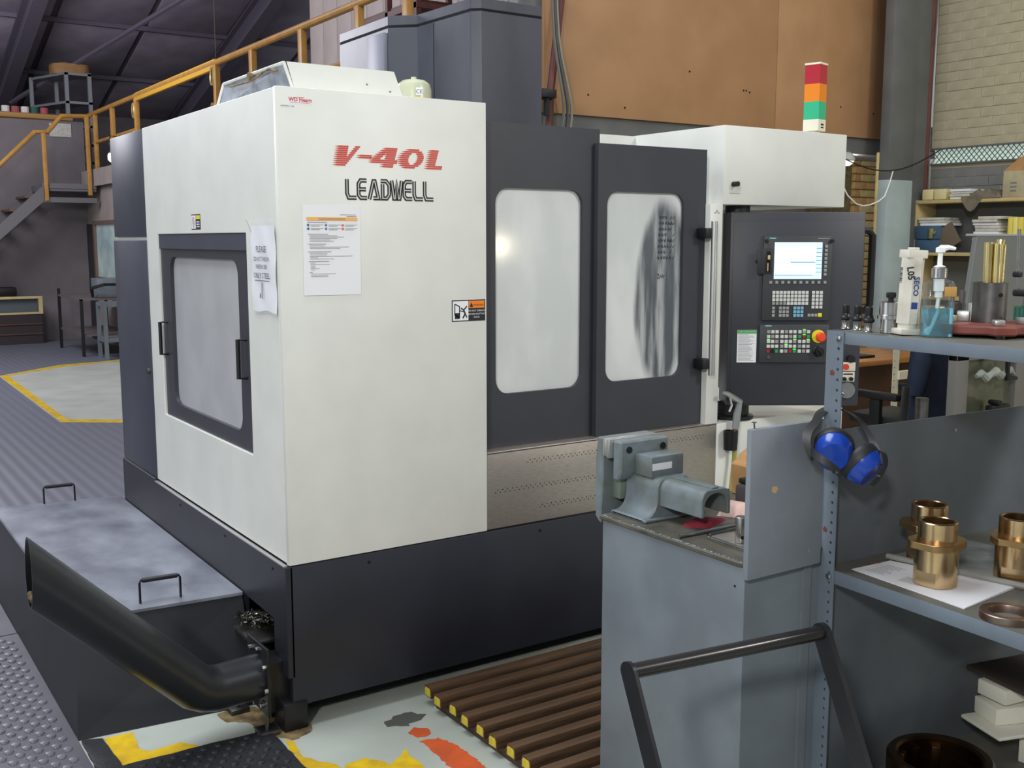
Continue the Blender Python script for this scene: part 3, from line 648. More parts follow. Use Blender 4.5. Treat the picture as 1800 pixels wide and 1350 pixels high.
# right frame, electrical box, lower cabinet
B().box(1.936, 2.01, 0.0, 0.20, 0.893, 1.85, 0.003).build('right_post', WHITE, cnc)
b = B()
for z, L in ((1.815, 4), (1.665, 2), (1.60, 2), (1.43, 3), (1.38, 3), (1.34, 3)):
    b.stroke([(1.958 + i * 0.008, 0.008 * math.sin(i * 2.2 + z * 40)) for i in range(L + 1)], 0.0022, FRONT(0, -0.0004, z))
b.build('marker_notes', INKD, cnc)
B().box(2.006, 2.85, 0.0, 1.3, 0.09, 0.891, 0.004).build('lower_cabinet', WHITE, cnc)
eb = B().box(2.01, 2.802, 0.0, 0.62, 1.848, 2.183, 0.005).build('electrical_box', WHITE, cnc)
B().box(2.045, 2.105, -0.004, 0.0, 1.895, 1.955, 0.001).build('lock_plate', mat('clear_cover', (208, 210, 202), 0.2), eb)
B().cyl((2.062, -0.004, 1.935), (2.062, -0.035, 1.935), 0.011, 12).build('lock_knob', BLACK, eb)
B().box(1.30, 2.01, 0.586, 0.61, 1.95, 2.18, 0.002).build('rear_panel', WHITE, cnc)
# stack light
T = Matrix.Translation((2.635, 0.055, 2.183)) @ Matrix.Rotation(R(60), 4, 'Z') @ Matrix.Scale(0.86, 4)
st = B().lathe([(0.062, 0.012), (0.062, 0.072)], 4, T).lathe([(0.03, 0), (0.03, 0.014)], 12, T).build('signal_tower_base', IVORY, cnc, smooth=False)
for nm, z0, z1, c in (('green_lens', .072, .165, (44, 176, 128)), ('amber_lens', .165, .257, (228, 128, 14)), ('red_lens', .257, .356, (172, 24, 44))):
    k = mat(nm + '_plastic', c, 0.28, emit=c, es=0.04)
    lo = B().lathe([(0.0605, z0), (0.0605, z1)], 4, T).build(nm, k, st, smooth=False)
B().lathe([(0.063, 0.356), (0.063, 0.366)], 4, T).build('cap', IVORY, st, smooth=False)
na = R(285); LBL = frame((2.635 + 0.0381 * math.cos(na), 0.055 + 0.0381 * math.sin(na), 2.222), (-math.sin(na), math.cos(na), 0), (0, 0, 1))
B().quad(-0.012, 0.016, -0.016, -0.010, LBL).quad(-0.012, 0.016, -0.004, 0.004, LBL).build('type_label', INKD, st)
# column tower behind
fp = [(1.94, 1.25), (1.94, 2.5), (1.39, 2.5), (1.39, 1.89), (1.505, 1.78), (1.535, 1.29), (1.578, 1.25)]
tw = B().plate(fp, [], 'z', 0.6, 2.815, bev=0.003).build('column_cover', mat('tower_paint', (78, 80, 88), 0.30, c2=(66, 68, 76), s=5, st=(1, 1, 0.35), bump=0.02), cnc, smooth=False)
B().plate([(x * 0.994 + 0.0105, y * 0.994 + .01) for x, y in fp], [], 'z', 2.815, 2.825).build('groove', VOID, tw)
B().plate(fp, [], 'z', 2.825, 2.876, bev=0.003).build('cap', mat('tower_paint', (80, 83, 93), 0.36), tw, smooth=False)
B().box(1.535, 1.538, 1.62, 1.624, 0.7, 2.81, M=Matrix.Translation((-0.022, 0, 0))).build('panel_seam', VOID, tw)
B().box(1.365, 1.39, 1.90, 2.10, 0.8, 2.79, 0.003).build('cable_duct', mat('tower_paint_light', (120, 122, 134), 0.4), tw)
# hood on the roof of the cover
hd = B().add([(0.115, 0.11, 2.19), (0.525, 0.11, 2.19), (0.487, 0.11, 2.287), (0.085, 0.11, 2.287), (0.06, 0.72, 2.19), (0.525, 0.72, 2.19), (0.487, 0.72, 2.287), (0.085, 0.72, 2.287)], [(0, 1, 2, 3), (7, 6, 5, 4), (1, 5, 6, 2), (3, 2, 6, 7), (0, 4, 5, 1)]).build('hood', WHITE, cnc, smooth=False)
B().add([(0.108, 0.12, 2.19), (0.055, 0.71, 2.19), (0.080, 0.71, 2.283), (0.080, 0.12, 2.283), (0.116, 0.12, 2.19), (0.063, 0.71, 2.19), (0.088, 0.71, 2.283), (0.088, 0.12, 2.283)], [(0, 1, 2, 3), (7, 6, 5, 4), (0, 4, 5, 1), (1, 5, 6, 2), (2, 6, 7, 3), (3, 7, 4, 0)]).build('galvanised_flap', GALV, hd, smooth=False)
B().tube([(0.078, 0.115, 2.283), (0.078, 0.715, 2.283)], 0.006, 6).tube([(0.078, 0.115, 2.285), (0.11, 0.113, 2.192)], 0.006, 6).tube([(0.078, 0.715, 2.283), (0.05, 0.715, 2.192)], 0.006, 6).build('rim', WHITE, hd)
b = B().tube([(0.072, 0.16, 2.262)] + [(0.068, 0.16 + 0.3 * t, 2.265 + 0.010 * math.sin(t * 6)) for t in (.2, .4, .6, .8)] + [(0.07, 0.62, 2.262)], 0.004, 5); b.cyl((0.07, 0.40, 2.272), (0.058, 0.40, 2.272), 0.014, 8)
b.build('latch_wire', RUST, hd)
for x in (0.38, 0.47): B().cyl((x, 0.11, 2.235 - (x - .38) * .2), (x, 0.107, 2.235 - (x - .38) * .2), 0.003, 6).build('hood_screw', DSTEEL, hd)
ac = B().lathe([(0.066, -0.12), (0.07, 0.0), (0.07, 0.10), (0.064, 0.122), (0.045, 0.136), (0.012, 0.142), (0.010, 0.150), (0.0, 0.150)], 28, Matrix.Translation((0.78, 0.50, 2.19))).build('accumulator', TANKG, cnc)
A0 = frame((0.78 + 0.0712 * math.sin(R(-12)), 0.50 - 0.0712 * math.cos(R(-12)), 2.257), (math.cos(R(-12)), math.sin(R(-12)), 0), (0, 0, 1))
B().quad(-0.013, 0.013, 0.005, 0.034, A0).build('ce_label', PAPER, ac)
B().text('CE', 0.022, A0 @ Matrix.Translation((0, 0.018, 0.0006))).build('ce_mark', INKD, ac)
B().quad(-0.022, 0.020, -0.03, -0.002, A0).build('yellow_label', mat('lbl_yellow', (226, 208, 60), 0.5), ac)
# lettering
def poly_spans(polys, y):
    xs = []
    for pl in polys:
        for i in range(len(pl)):
            (xa, ya), (xb, yb) = pl[i], pl[(i + 1) % len(pl)]
            if (ya <= y < yb) or (yb <= y < ya): xs.append(xa + (y - ya) / (yb - ya) * (xb - xa))
    xs.sort(); return list(zip(xs[::2], xs[1::2]))
ell = lambda cx, cy, rx, ry: [(cx + rx * math.cos(a), cy + ry * math.sin(a)) for a in [2 * math.pi * i / 28 for i in range(28)]]
GL = [(0.015, .175, [[(0, 1), (.46, 1), (.50, .42), (.82, 1), (1.06, 1), (.52, 0), (.10, 0)]]),
      (0.215, .10, [[(0, .36), (1, .36), (1, .56), (0, .56)]]),
      (0.330, .205, [[(.50, 1), (.95, 1), (.95, .42), (1.08, .42), (1.08, .22), (.95, .22), (.95, 0), (.52, 0), (.52, .22), (0, .22), (0, .42)], [(.52, .42), (.52, .70), (.30, .42)]]),
      (0.575, .205, [ell(.5, .5, .52, .5), ell(.54, .5, .20, .30)]),
      (0.830, .145, [[(.05, 1), (.52, 1), (.52, .24), (1.0, .24), (1.0, 0), (.05, 0)]])]
b = B(); W, Hh, N = 0.432, 0.068, 10
for ox, gw, polys in GL:
    for k in range(N):
        y0, y1 = (k + 0.06) / N, (k + 0.90) / N; ym = (k + 0.48) / N
        for si, (l, r_) in enumerate(poly_spans(polys, ym)):
            f = lambda x, y: (0.196 + (ox + x * gw) * W + (y - 0.2) * Hh * 0.30, 1.9445 + y * Hh)
            la, ra = f(l, ym), f(r_, ym); sp = 0.016 if si == 0 or l < .35 else 0.004
            b.add([(la[0] - sp, f(0, ym)[1], 0.0004), (la[0] + .001, f(0, y0)[1], .0004), (f(r_, y0)[0], f(0, y0)[1], .0004), (f(r_, y1)[0], f(0, y1)[1], .0004), (la[0] + .003, f(0, y1)[1], .0004)], [(0, 1, 2, 3, 4)], FRONT(0, -0.0004, 0))
b.build('model_lettering', RED, cnc, smooth=False)
LW = {'L': ([[(0, 1), (0, .28), (.14, .06), (.80, .06)]], .80), 'E': ([[(.72, .95), (.2, .95), (.02, .78), (.02, .22), (.2, .06), (.74, .06)], [(.08, .50), (.66, .50)]], .76),
      'A': ([[(.02, 0), (.38, .93), (.50, .93), (.80, .06), (.36, .06)]], .86), 'D': ([[(.0, .95), (.48, .95), (.74, .74), (.74, .26), (.52, .06), (.16, .06), (.16, .80)]], .80),
      'W': ([[(0, 1), (.20, .06), (.30, .06), (.45, .92), (.60, .06), (.70, .06), (.90, 1)]], .94)}
b1, b2 = B(), B(); x = 0.0; tot = sum(LW[c][1] + .16 for c in 'LEADWELL') - .16
for c in 'LEADWELL':
    for pl in LW[c][0]:
        pts = [(0.244 + (x + u) * 0.335 / tot, 1.8355 + v * 0.066) for u, v in pl]
        b1.stroke(pts, 0.0145, FRONT(0, -0.0004, 0)); b2.stroke(pts, 0.0040, FRONT(0, -0.0007, 0))
    x += LW[c][1] + .16
o = b1.build('maker_lettering', INKD, cnc, smooth=False)
b2.build('maker_lettering_inline', mat('inline_grey', (196, 196, 190), 0.5), o, smooth=False)
# stickers
o = B().quad(0.044, 0.124, 2.136, 2.162, FRONT(0, 0, 0)).build('dealer_sticker', PAPER, cnc)
B().text('WD Hearn', 0.0175, FRONT(0.084, -0.0005, 2.150), sx=1.0, off=.0005).quad(0.05, 0.118, 2.1405, 2.1415, FRONT(0, -0.0005, 0)).quad(0.07, 0.098, 2.1572, 2.1585, FRONT(0, -0.0005, 0)).build('sticker_print', RED, o)
o = B().quad(0.015, 0.064, 2.124, 2.132, FRONT(0, 0, 0)).build('name_label', PAPER, cnc)
B().text('LEADWELL V-40L', 0.0062, FRONT(0.0395, -0.0005, 2.1282)).build('label_print', INKD, o)
o = B().quad(0.652, 0.796, 1.400, 1.479, FRONT(0, 0, 0)).build('warning_sticker', INKD, cnc)
WF = FRONT(0, -0.0005, 0)
B().quad(0.656, 0.722, 1.404, 1.475, WF).build('picture_field', PAPER, o)
B().quad(0.724, 0.792, 1.448, 1.475, WF).build('orange_field', mat('warn_orange', (240, 132, 36), 0.5), o)
B().stroke([(0.664, 1.465), (0.684, 1.455), (0.684, 1.415), (0.664, 1.425), (0.664, 1.465)], 0.004, FRONT(0, -0.0009, 0)).quad(0.664, 0.684, 1.410, 1.432, FRONT(0, -0.0009, 0)).stroke([(0.69, 1.45), (0.702, 1.442), (0.716, 1.456)], 0.005, FRONT(0, -0.0009, 0)).stroke([(0.702, 1.442), (0.708, 1.428), (0.698, 1.412)], 0.006, FRONT(0, -0.0009, 0)).stroke([(0.708, 1.428), (0.716, 1.414)], 0.005, FRONT(0, -0.0009, 0)).stroke([(0.686, 1.44), (0.704, 1.435)], 0.004, FRONT(0, -0.0009, 0)).text('WARNING', 0.0105, FRONT(0.766, -0.0009, 1.459)).add([(0.727, 1.452, .0004), (0.743, 1.452, .0004), (0.735, 1.470, .0004)], [(0, 1, 2)], FRONT(0, -0.0009, 0)).build('warning_print', INKD, o)
b = B()
for k, s_ in enumerate(('DO NOT OPERATE', 'BEFORE SHUTTING', 'DOOR')): b.text(s_, 0.0086, FRONT(0.758, -0.0006, 1.438 - k * 0.012))
b.build('warning_text', PAPER, o)
o = B().quad(-0.929, -0.814, 1.737, 1.797, LEFT(0, 0, 0) @ Matrix.Scale(1, 4)).build('hazard_sticker', INKD, cnc)
B().quad(-0.925, -0.874, 1.741, 1.793, LEFT(-0.0005, 0, 0)).build('picture_field', PAPER, o)
B().quad(-0.870, -0.818, 1.778, 1.793, LEFT(-0.0005, 0, 0)).build('yellow_field', KEYY, o)
B().stroke([(-0.9 + 0.010 * math.cos(a), 1.767 + 0.020 * math.sin(a)) for a in [i * math.pi / 8 for i in range(17)]], 0.004, LEFT(-0.0009, 0, 0)).stroke([(-.906, 1.78), (-.894, 1.755)], .004, LEFT(-.0009, 0, 0)).build('pictogram', mat('picto_red', (150, 90, 96), 0.5), o)
b = B()
for k in range(3): b.quad(-0.862, -0.826, 1.765 - k * 0.009, 1.769 - k * 0.009, LEFT(-0.0006, 0, 0))
b.build('hazard_text', PAPER, o)

# control pendant, swung towards the operator
PM = Matrix.Translation((2.0977, 0.0356, 1.8182)) @ Matrix.Rotation(R(-YAW), 4, 'Z')
def PB(): return B(PM)
pen = PB().box(-0.002, 0.590, 0.0, 0.17, -0.858, 0.0, 0.005).build('control_pendant', DARK, cnc)
PB().box(0.012, 0.585, -0.0015, 0.0, -0.85, -0.038, 0.001).build('front_door', DARK, pen)
PB().cyl((0.045, 0.09, 0.0), (0.045, 0.09, 0.035), 0.055, 20).build('upper_swivel', BLACK, pen)
PB().lathe([(0.095, -0.928), (0.095, -0.912), (0.075, -0.905), (0.075, -0.858)], 24, Matrix.Translation((0.045, 0.09, 0))).build('lower_swivel', BLACK, pen)
PF = PM @ frame((0, 0, 0), (1, 0, 0), (0, 0, 1))
def pf(off): return PF @ Matrix.Translation((0, 0, off))
PB().box(0.142, 0.445, -0.016, 0.0, -0.476, -0.102, 0.005).build('screen_bezel', mat('bezel_grey', (58, 60, 64), 0.5), pen)
PB().box(0.137, 0.445, -0.014, 0.0, -0.663, -0.4925, 0.004).build('switch_panel', mat('bezel_grey', (58, 60, 64), 0.5), pen)
for x in (0.152, 0.44): PB().cyl((x, -0.016, -0.126), (x, -0.026, -0.126), 0.008, 12).build('thumb_screw', BLACK, pen)
PB().quad(0.190, 0.399, -0.2915, -0.132, PM.inverted() @ pf(0.0162)).build('screen', SCREEN, pen)
b = B(); b.quad(0.192, 0.370, -0.216, -0.150, pf(0.0168)).quad(0.192, 0.370, -0.268, -0.226, pf(0.0168)); b.build('screen_windows', SCRW, pen)
b = B(); b.quad(0.262, 0.370, -0.2205, -0.2165, pf(0.0168)).quad(0.192, 0.360, -0.277, -0.2745, pf(0.0168)).quad(0.192, 0.36, -0.1645, -0.163, pf(.0173))
for k in range(7): b.quad(0.374, 0.397, -0.160 - k * 0.0172, -0.157 - k * 0.0172, pf(0.0168))
b.build('screen_lines', SCRB, pen)
B().quad(0.192, 0.37, -0.2255, -0.2225, pf(0.0168)).build('screen_orange_line', SCRO, pen)
def keys(lst, name, m, w=0.0058, off=0.0145):
    b = B()
    for x, z in lst: b.box(x - w, x + w, z - w, z + w, 0, 0.004, 0.0008, pf(off), 1)
    o = b.build(name, m, pen); o['kind'] = 'stuff'
K1 = [(0.4165 - i * 0.0002, -0.1495 - i * 0.0174) for i in range(8)] + [(0.1769 + i * 0.02653, -0.3065) for i in range(10)]
keys(K1, 'soft_keys', KEYG, 0.0062, 0.0162)
keys([(0.1925 + i * 0.01625, -0.3511 - j * 0.0160) for i in range(10) for j in range(4) if not (j == 3 and i < 4)] + [(0.3671 + i * 0.0172, -0.3511 - j * 0.0160) for i in range(3) for j in range(5)], 'letter_keys', KEYW, 0.0066, 0.0162)
keys([(0.1925 + i * 0.01625, -0.3991) for i in range(4)] + [(0.193, -0.4195 - j * .0164) for j in range(3)] + [(0.2235 + i * .0158, -0.4195 - j * .0164) for i in range(3) for j in range(3)] + [(0.3508 + i * .0151, -0.451) for i in range(3)], 'function_keys', KEYG, 0.0062, 0.0162)
keys([(0.2875 + i * .0158, -0.4195 - j * .0164) for i in range(3) for j in range(3)], 'cursor_keys', KEYB, 0.0064, 0.0162)
keys([(0.3987, -0.4498)], 'input_key', KEYY, 0.0085, 0.0162)
xs = [0.1757, 0.1942, 0.2129, 0.2354, 0.2544, 0.2734, 0.2921, 0.3141, 0.3333, 0.3523]; zs = [-0.5246 - j * 0.02155 for j in range(5)]
spec = {(7, 1): 'g', (8, 1): 'r', (9, 1): 'g', (0, 4): 'r', (1, 4): 'k', (2, 4): 'g', (5, 4): 'r', (6, 4): 'g'}
for ch, nm, m in (('w', 'switch_keys', KEYW), ('d', 'dim_switch_keys', KEYG), ('g', 'start_keys', KEYGR), ('r', 'stop_keys', KEYR), ('k', 'blank_key', BLACK)):
    keys([(xs[i], zs[j]) for i in range(10) for j in range(5) if spec.get((i, j), 'd' if (i * 3 + j * 5) % 4 == 0 else 'w') == ch], nm, m, 0.0072)
b = B()
for i, j in ((8, 0), (8, 1), (0, 2), (6, 2), (9, 2), (4, 3), (6, 4)): b.box(xs[i] - .006, xs[i] + .006, zs[j] + .0075, zs[j] + .0105, 0, .004, 0, pf(.0145))
o = b.build('key_leds', LED, pen); o['kind'] = 'stuff'
es = B().cyl((0, 0, 0), (0, 0, 0.003), 0.029, 28, M=pf(0.014) @ Matrix.Translation((0.3965, -0.545, 0))).build('stop_collar', mat('estop_yellow', (232, 220, 40), 0.45), pen)
B().lathe([(0.013, 0), (0.013, 0.020), (0.021, 0.022), (0.022, 0.036), (0.016, 0.043), (0.0, 0.044)], 24, pf(0.017) @ Matrix.Translation((0.3985, -0.546, 0))).build('stop_button', mat('estop_red', (232, 74, 40), 0.4), pen)
B().lathe([(0.026, 0), (0.025, 0.004), (0.020, 0.006), (0.018, 0.024), (0.0, 0.025)], 20, pf(0.014) @ Matrix.Translation((0.400, -0.611, 0))).box(-0.004, 0.004, -0.02, 0.02, 0.0, 0.03, 0.002, pf(0.014) @ Matrix.Translation((0.400, -0.611, 0)) @ Matrix.Rotation(R(35), 4, 'Z')).build('override_knob', BLACK, pen)
B().cyl((0, 0, 0), (0, 0, 0.008), 0.0075, 14, M=pf(0.014) @ Matrix.Translation((0.1776, -0.638, 0))).build('key_switch', STEEL, pen)
for x, z in ((0.1657, -0.1175), (0.1595, -0.5020)):
    o = B().quad(x, x + 0.030, z, z + 0.0062, pf(0.0163 if z > -.3 else 0.0143)).build('maker_tag', TEAL, pen)
b = B()
for x, z, f in ((0.1807, -0.1144, .0169), (0.1745, -0.4989, .0149)): b.text('SIEMENS', 0.0062, pf(f) @ Matrix.Translation((x, z, 0)))
b.build('maker_tag_print', PAPER, pen)
B().quad(0.378, 0.428, -0.1165, -0.1135, pf(0.0163)).build('type_label', KEYG, pen)
PB().box(0.1465, 0.181, -0.021, -0.016, -0.269, -0.158, 0.002).build('port_frame', mat('bezel_dark', (44, 45, 48), 0.5), pen)
PB().box(0.156, 0.172, -0.0225, -0.02, -0.262, -0.172, 0.001).build('port_recess', VOID, pen)
PB().box(0.159, 0.170, -0.026, -0.021, -0.207, -0.188, 0.001).box(0.1585, 0.163, -0.025, -0.021, -0.258, -0.222, 0.001).build('memory_card', CREAMW, pen)
PB().box(0.112, 0.146, -0.034, -0.028, -0.270, -0.160, 0.002).build('port_flap', mat('bezel_dark', (44, 45, 48), 0.5), pen)
PB().cyl((0.113, -0.03, -0.213), (0.105, -0.03, -0.213), 0.006, 8).build('flap_catch', BLACK, pen)
o = B().quad(0.040, 0.126, -0.663, -0.518, pf(0.0018)).build('safety_sticker', PAPER, pen)
B().quad(0.041, 0.125, -0.534, -0.519, pf(0.0023)).build('sticker_header', mat('sticker_green', (52, 160, 76), 0.5), pen)
B().text('SAFETY INSTRUCTIONS', 0.0072, pf(0.0028) @ Matrix.Translation((0.083, -0.5265, 0))).build('sticker_title', PAPER, pen)
b = B()
for k in range(22):
    z = -0.5395 - k * 0.0055; b.quad(0.045, 0.045 + random.uniform(.045, .077), z, z + .0016, pf(0.0023))
b.build('sticker_print', INK, pen)
# lower right pendant station: switch boxes and handwheel
PB().box(0.500, 0.566, -0.022, 0.0, -0.700, -0.661, 0.003).box(0.500, 0.564, -0.022, 0.0, -0.748, -0.704, 0.003).build('switch_box', mat('box_ivory', (214, 208, 190), 0.5), pen)
PB().cyl((0.520, -0.022, -0.679), (0.520, -0.036, -0.679), 0.013, 14).build('red_button', mat('btn_red', (206, 60, 44), 0.4), pen)
for x in (0.516, 0.546): PB().cyl((x, -0.022, -0.734), (x, -0.034, -0.734), 0.009, 12).build('selector_knob', BLACK, pen)
PB().box(0.512, 0.556, -0.0226, -0.022, -0.716, -0.710).build('switch_legend', INKD, pen)
PB().cyl((0.530, -0.005, -0.785), (0.530, -0.028, -0.785), 0.036, 28).cyl((0.515, -0.028, -0.80), (0.515, -0.055, -0.80), 0.008, 12).build('handwheel', STEEL, pen)
PB().cyl((0.545, 0.02, -0.645), (0.545, -0.03, -0.645), 0.016, 14).build('black_button', BLACK, pen)
PB().tube([(0.588, 0.06, -0.078), (0.625, 0.06, -0.080), (0.643, 0.06, -0.103), (0.643, 0.06, -0.41), (0.625, 0.06, -0.435), (0.588, 0.06, -0.438)], 0.015, 8).build('pull_handle', BLACK, pen)
# air gun holster on the machine
B().lathe([(0.030, 0), (0.033, 0.085), (0.029, 0.085), (0.026, 0.008)], 18, Matrix.Translation((2.060, -0.034, 0.775))).build('air_gun_holster', BLACK, cnc)

# ------------------------------------------------------------------ sheets on the machine
sh = root('instruction_sheet', 'white printed safety sheet with orange bar taped to the machine front', 'paper', (0.185, -0.002, 1.51))
SF = FRONT(0, -0.001, 0)
B().add([(0.080, 1.513, 0.003), (0.289, 1.511, 0.002), (0.290, 1.812, 0.001), (0.081, 1.811, 0.001), (0.080, 1.513, 0.0), (0.289, 1.511, 0.0), (0.290, 1.812, 0.0), (0.081, 1.811, 0.0)], [(0, 1, 2, 3), (7, 6, 5, 4), (0, 4, 5, 1), (1, 5, 6, 2), (2, 6, 7, 3), (3, 7, 4, 0)], SF).build('page', PAPER, sh, smooth=False)
SP = FRONT(0, -0.0042, 0)
B().quad(0.094, 0.278, 1.762, 1.773, SP).build('orange_bar', mat('bar_orange', (242, 182, 98), 0.6), sh)
b = B()
def lines(x, z, ws, dz=0.0046, h=0.0011):
    for k, w in enumerate(ws): b.quad(x, x + w, z - k * dz, z - k * dz + h, SP)
lines(0.215, 1.781, [0.06]); lines(0.24, 1.776, [0.035]); lines(0.097, 1.755, [0.07], h=.0014)
b.quad(0.136, 0.234, 1.768, 1.7692, FRONT(0, -.0047, 0)).quad(0.136, 0.234, 1.7645, 1.7657, FRONT(0, -.0047, 0))
for x in (0.108, 0.172, 0.232):
    for z in (1.745, 1.733): lines(x, z + .002, [0.045, 0.032], 0.004)
lines(0.097, 1.716, [0.073], h=.0015); lines(0.103, 1.711, [0.10, 0.125, 0.10, 0.074, 0.087])
lines(0.097, 1.683, [0.065], h=.0015); lines(0.103, 1.678, [0.052, 0.142, 0.11])
lines(0.097, 1.657, [0.083], h=.0015); lines(0.103, 1.652, [0.063, 0.06, 0.155, 0.028, 0.087])
lines(0.098, 1.625, [0.073], h=.0015); lines(0.104, 1.620, [0.018, 0.07, 0.017, 0.017, 0.033, 0.017])
lines(0.099, 1.588, [0.012], h=.0015); lines(0.105, 1.584, [0.09, 0.062, 0.062])
b.build('page_print', INK, sh, smooth=False)
for i, x in enumerate((0.099, 0.163, 0.224)):
    for j, z in enumerate((1.7465, 1.7345)): B().disc((x, z), 0.0042, SP, 12).build('icon', mat('icon_%d' % i, ((62, 102, 132), (96, 120, 170), (214, 110, 112))[i], 0.6), sh)
ps = root('sleeved_sign', 'white sign in a clear plastic sleeve on the machine side by the side door', 'sign', (-0.002, 0.14, 1.45))
LS = LEFT(-0.002, 0, 0)
b = B(); nx, nz = 8, 10; vs = []; fs = []
for i in range(nx + 1):
    for j in range(nz + 1):
        u = -0.247 + 0.218 * i / nx; v = 1.455 + 0.29 * j / nz - (0.004 * math.sin(i) if j == 0 else 0)
        vs.append((u, v, 0.004 + 0.004 * math.sin(i * 1.3 + j * 0.5) * math.sin(j * 0.7)))
for i in range(nx):
    for j in range(nz): a = i * (nz + 1) + j; fs.append((a, a + nz + 1, a + nz + 2, a + 1))
b.add(vs, fs, LS); b.build('sign_page', PAPER, ps)
vs2 = [(u * 1.0 - 0.006 if u < -.2 else u + .004, v + (0.010 + 0.012 * math.sin((u + .247) * 14) if v > 1.74 else (-.006 if v < 1.46 else 0)), w + 0.0035) for u, v, w in vs]
B().add(vs2, fs, LS).build('plastic_sleeve', mat('sleeve_film', (240, 240, 246), 0.12, alpha=0.22), ps)
B().add([(-0.300, 1.765, 0.002), (-0.290, 1.772, 0.006), (-0.245, 1.728, 0.004), (-0.255, 1.720, 0.002)], [(0, 1, 2, 3)], LS).build('tape_tail', mat('tape_film', (235, 235, 238), 0.15, alpha=0.6), ps)
b = B()
for k, (s_, sz, z) in enumerate((('PLEASE', 0.030, 1.665), ('DO NOT THROW', 0.022, 1.632), ('PAPER IN BIN', 0.022, 1.606), ('ONLY STEEL', 0.027, 1.576))): b.text(s_, sz, LEFT(-0.0125, 0.142, z), sx=1.0 if k in (0, 3) else 0.78)
b.quad(-0.065, 0.065, -0.017, -0.015, LEFT(-0.0125, 0.142, 1.576)); b.stroke([(0.002, 0.02), (0, -0.035)], 0.006, LEFT(-0.0125, 0.142, 1.535)).stroke([(-0.016, -0.018), (-0.018, -0.034)], 0.007, LEFT(-0.0125, 0.142, 1.535))
b.build('sign_print', INKD, ps, smooth=False)

# ------------------------------------------------------------------ coolant tank, chute pipe, chips
TANKM = mat('tank_black_paint', (38, 39, 44), 0.42, v=0.12, s=4)
LIDM = mat('tank_lid_oily', (150, 153, 164), 0.34, c2=(98, 101, 114), s=4.5, st=(1.3, 0.8, 1), det=10, lo=0.30, hi=0.70, bump=0.02, bs=14, coat=0.1)
tk = root('coolant_tank', 'long low black coolant tank with oily lid along the machine side', 'tank', (-0.32, 1.3, 0))
B().add([(-0.645, 0.335, 0.003), (-0.03, 0.275, 0.003), (-0.03, 2.24, 0.003), (-0.645, 2.30, 0.003), (-0.60, 0.475, 0.37), (-0.018, 0.435, 0.37), (-0.018, 2.24, 0.37), (-0.60, 2.33, 0.37)], [(3, 2, 1, 0), (4, 5, 6, 7), (0, 1, 5, 4), (1, 2, 6, 5), (2, 3, 7, 6), (3, 0, 4, 7)]).build('body', TANKM, tk, smooth=False)
ld = B().plate([(-0.606, 0.468), (-0.016, 0.428), (-0.016, 2.25), (-0.606, 2.335)], [], 'z', 0.37, 0.386, bev=0.003).build('lid', LIDM, tk)
for x, y, a in ((-0.302, 0.50, -4), (-0.307, 2.27, -4)):
    T = Matrix.Translation((x, y, 0.386)) @ Matrix.Rotation(R(a), 4, 'Z')
    h = B().tube([(-0.072, 0, 0), (-0.072, 0, 0.075), (-0.068, 0, 0.085), (0.068, 0, 0.085), (0.072, 0, 0.075), (0.072, 0, 0)], 0.0045, 8, T).build('lid_handle', BLACKM, ld if False else tk)
    B().cyl((-0.062, 0, 0.085), (0.062, 0, 0.085), 0.009, 10, M=T).build('grip', BLACK, h)
pp = root('chute_pipe', 'fat black elbow pipe rising from the machine corner over the tank', 'pipe', (-0.1, 0.08, 0.03))
PIPE = mat('pipe_black', (40, 42, 46), 0.36, v=0.15, s=6, coat=0.1)
A_, B_, C_ = Vector((-0.085, 0.08, 0.195)), Vector((-0.295, 0.055, 0.195)), Vector((-0.835, -0.12, 0.75))
d1_, d2_ = (B_ - A_).normalized(), (C_ - B_).normalized(); rr = 0.077; seg = 40
def ringpts(c, d, n=None):
    n = (n or d).normalized(); u = Vector((0, 1, 0)); u = (u - d * u.dot(d)).normalized(); w = d.cross(u); out = []
    for i in range(seg):
        a = 2 * math.pi * i / seg; q = c + (u * math.cos(a) + w * math.sin(a)) * rr
        q = q - d * ((q - c).dot(n) / d.dot(n)); out.append(q)
    return out
dm = (d1_ + d2_).normalized(); k1 = B_ - d1_ * 0.045; k2 = B_ + d2_ * 0.045; km = (k1 + k2) / 2 + (B_ - (k1 + k2) / 2) * 0.35
rings = [ringpts(A_, d1_), ringpts(k1, d1_, (d1_ * 2 + dm)), ringpts(km, dm), ringpts(k2, d2_, (d2_ * 2 + dm)), ringpts(C_, d2_, Vector((-1, 0.05, 0.0)))]
inner = [[c + (p - c) * 0.955 for p in ringpts(c, d2_, n)] for c, n in ((C_, Vector((-1, .05, 0))), (k2, d2_))]
b = B(); vs = [p for r_ in rings + inner for p in r_]; fs = []
for k in range(len(rings + inner) - 1):
    for i in range(seg): j = (i + 1) % seg; fs.append((k * seg + i, k * seg + j, (k + 1) * seg + j, (k + 1) * seg + i))
b.add(vs, fs); tbz = b.build('tube', PIPE, pp, recalc=False, ang=50)
b = B()
for _ in range(60):
    a = random.uniform(R(235), R(305)); f = random.uniform(0.005, 0.05)
    c = C_ - d2_ * f + Vector((0, math.cos(a) * rr * .62, math.sin(a) * rr * .95)); s_ = random.uniform(.004, .009)
    b.lathe([(s_, -s_), (s_ * 1.2, 0), (s_ * .6, s_)], 5, Matrix.Translation(c))
o = b.build('crusted_swarf', mat('swarf_crust', (34, 32, 28), 0.7, c2=(120, 100, 70), s=40), pp); o['kind'] = 'stuff'
fl = B().box(-0.095, -0.085, -0.012, 0.178, 0.075, 0.318, 0.002).build('flange_plate', BLACKM, pp)
